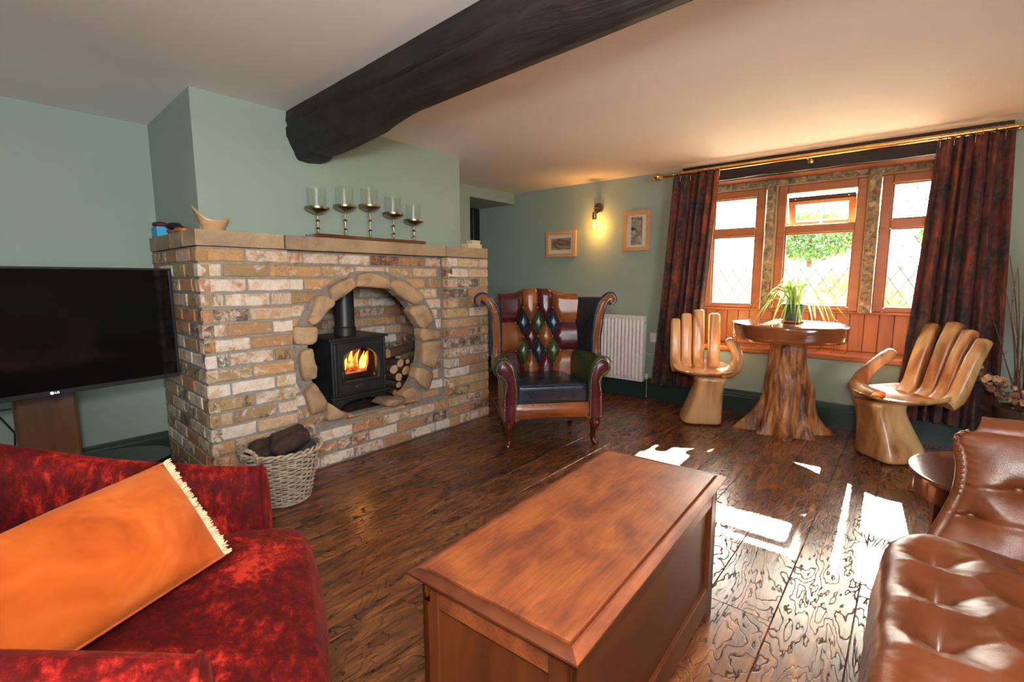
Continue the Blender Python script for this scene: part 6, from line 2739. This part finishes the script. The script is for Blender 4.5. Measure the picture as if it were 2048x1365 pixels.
# ================================================================== POT WITH TWIGS AND DRIED FLOWERS
VX, VY = 4.00, -.555
vp = thing('twig_pot', 'dark brown pot of tall twigs and dried flowers by right curtain', 'dried flowers', (VX, VY, 0))
M_pot2 = plain('dark_brown_pot', (.060, .030, .020), .5)
MB().lathe([(.001, 0), (.080, 0), (.10, .10), (.125, .24), (.130, .33), (.136, .345), (.136, .365), (.124, .365), (.118, .33), (.001, .30)], (0, 0, 0), 32).build('pot', M_pot2, vp, smooth=40)
M_twig = plain('red_brown_twig', (.13, .040, .018), .6)
M_petal = plain('dried_petal', (.50, .30, .14), .7, nscale=50, namt=.4)
M_petal2 = plain('dark_dried_petal', (.17, .075, .035), .7, nscale=50, namt=.4)
rr = random.Random(9)
for k in range(44):
    a = rr.uniform(0, 2 * pi)
    r0 = rr.uniform(.0, .05)
    sp_ = rr.uniform(.02, .11)
    hgt = rr.uniform(.75, 1.08)
    pts = []
    for i in range(9):
        t = i / 8
        pts.append((r0 * cos(a) + sp_ * t * t * cos(a), r0 * sin(a) + sp_ * t * t * sin(a), .30 + hgt * t))
    MB().tube(pts, [.0045 * (1 - .55 * i / 8) for i in range(9)], 5).build('twig', M_twig, vp, smooth=80)
for dx, dy, hgt, sd2 in ((-.03, .21, .82, 1), (-.02, .12, .88, 2), (0, .17, .70, 3), (.02, .07, .95, 4), (-.05, .09, .60, 5)):
    pts = [(dx * t + .006 * sin(17 * t + sd2), dy * (1 - (1 - t) ** 1.6) + .012 * sin(9 * t + sd2) * t, .32 + hgt * t) for t in [i / 16 for i in range(17)]]
    m = MB().tube(pts, [.0032 * (1 - .7 * i / 16) for i in range(17)], 5)
    for i in range(4, 16, 2):
        p = Vector(pts[i])
        m.tube([p, p + Vector((0, .014 * (1 if i % 4 else -1), .020))], [.0016, .0008], 4)
    m.build('twig', M_twig, vp, smooth=80)


def disc_petal(c, n_, r, m):
    q = Vector(n_).normalized().to_track_quat('Z', 'Y')
    mb = MB()
    K = 14
    vs = [Vector(c) + q @ Vector((0, 0, -.002))]
    for ring in (1, 2):
        for k in range(K):
            a = 2 * pi * k / K
            rad = r * ring / 2 * (1 + .08 * sin(5 * a))
            vs.append(Vector(c) + q @ Vector((rad * cos(a), rad * sin(a), .004 * (ring - 1) * (1 + sin(3 * a)))))
    fs = [(0, 1 + k, 1 + (k + 1) % K) for k in range(K)] + [(1 + k, 1 + K + k, 1 + K + (k + 1) % K, 1 + (k + 1) % K) for k in range(K)]
    mb.add(vs, fs)
    o = mb.build('dried_petal', m, vp, smooth=60)
    s = o.modifiers.new('thick', 'SOLIDIFY')
    s.thickness = .0015


rr = random.Random(21)
for k in range(46):
    t = rr.random()
    y = .02 + .20 * t + rr.uniform(-.03, .03)
    z = .40 + .16 * t + rr.uniform(-.05, .06)
    x = -.10 - .06 * rr.random()
    disc_petal((x, y, z), (-.8 + rr.uniform(-.5, .4), rr.uniform(-.3, .9), rr.uniform(-.1, .8)), rr.uniform(.010, .021), M_petal if rr.random() < .4 else M_petal2)
for k in range(10):
    y = .02 + .20 * k / 9
    MB().tube([(-.02, 0, .33), (-.06, y * .5, .39 + .05 * k / 9), (-.11, y, .42 + .13 * k / 9)], .0018, 5).build('stem', M_twig, vp, smooth=80)
M_gbead = plain('green_bead', (.01, .10, .04), .2)
for y, z in ((.07, .385), (.03, .36), (.12, .43), (-.01, .39)):
    MB().ball((-.14, y, z), .009, 12, 8).build('bead', M_gbead, vp, smooth=80)

# ================================================================== OUTSIDE THE WINDOW
M_lawn = mk_stone('lawn', [(.10, .16, .04), (.18, .26, .07), (.26, .33, .11)], 8)
M_hedge = mk_stone('hedge_leaves', [(.06, .12, .03), (.12, .22, .06), (.22, .34, .12)], 9)
M_pave = mk_stone('pale_paving', [(.52, .41, .28), (.62, .50, .35), (.70, .57, .40)], 3)
g_ = MB().grid(lambda u, v: (XW + .46 + 26 * u, -16 + 32 * v, .30 + .25 * u + .05 * fbm((u * 8, v * 12, 1))), 30, 30).build('ground', M_lawn, smooth=180, fix=False)
tag(g_, 'bright sunlit lawn outside the window', kind='structure')
pv = MB().box(XW + .44, 7.4, -6, 6, .28, .345).build('terrace', M_pave)
tag(pv, 'pale paved terrace outside the window', kind='structure')
wl2 = MB().box(14.0, 14.35, -9, 9, .40, 1.40).build('wall_garden', M_pave)
tag(wl2, 'low stone wall across the garden', kind='structure')


def bush(name, label, cat, c, r, seed, n=3600, leaf=.05):
    t = thing(name, label, cat, c, group='greenery beyond the window')
    rr = random.Random(seed)
    MB().tube([(0, 0, -c[2] + .45), (.05, 0, -r[2] * .3), (0, 0, 0)], [.09, .06, .03], 8).build('trunk', M_bark, t, smooth=60)
    m = MB()
    for k in range(n):
        d = Vector((rr.gauss(0, 1), rr.gauss(0, 1), rr.gauss(0, 1))).normalized()
        q = rr.uniform(.55, 1) ** .5 * (1 + .25 * fbm((d.x * 2, d.y * 2, d.z * 2 + seed), 1.3))
        p = Vector((d.x * r[0] * q, d.y * r[1] * q, d.z * r[2] * q))
        a = Vector((rr.uniform(-1, 1), rr.uniform(-1, 1), rr.uniform(-1, 1))).normalized()
        b = a.cross(Vector((rr.uniform(-1, 1), rr.uniform(-1, 1), rr.uniform(-1, 1)))).normalized()
        m.add([p, p + a * leaf + b * leaf * .5, p + a * leaf * 2, p + a * leaf - b * leaf * .5], [(0, 1, 2, 3)])
    m.build('foliage', M_hedge, t, kind='stuff', fix=False)


bush('garden_tree', 'leafy green tree seen through the middle light of the window', 'tree', (15.0, 2.2, 2.20), (.9, 1.0, .60), 1, leaf=.07)
bush('garden_tree', 'leafy green tree seen through the right-hand light of the window', 'tree', (15.5, -.9, 2.1), (.9, .9, .5), 2, leaf=.07)
bush('garden_shrub', 'low grey-green shrub outside at the foot of the middle light', 'shrub', (7.2, .55, .78), (.45, .5, .42), 3, 900, .045)
bush('garden_shrub', 'low grey-green shrub outside behind the right-hand light', 'shrub', (8.4, -.7, .95), (.6, .55, .55), 4, 1100, .045)
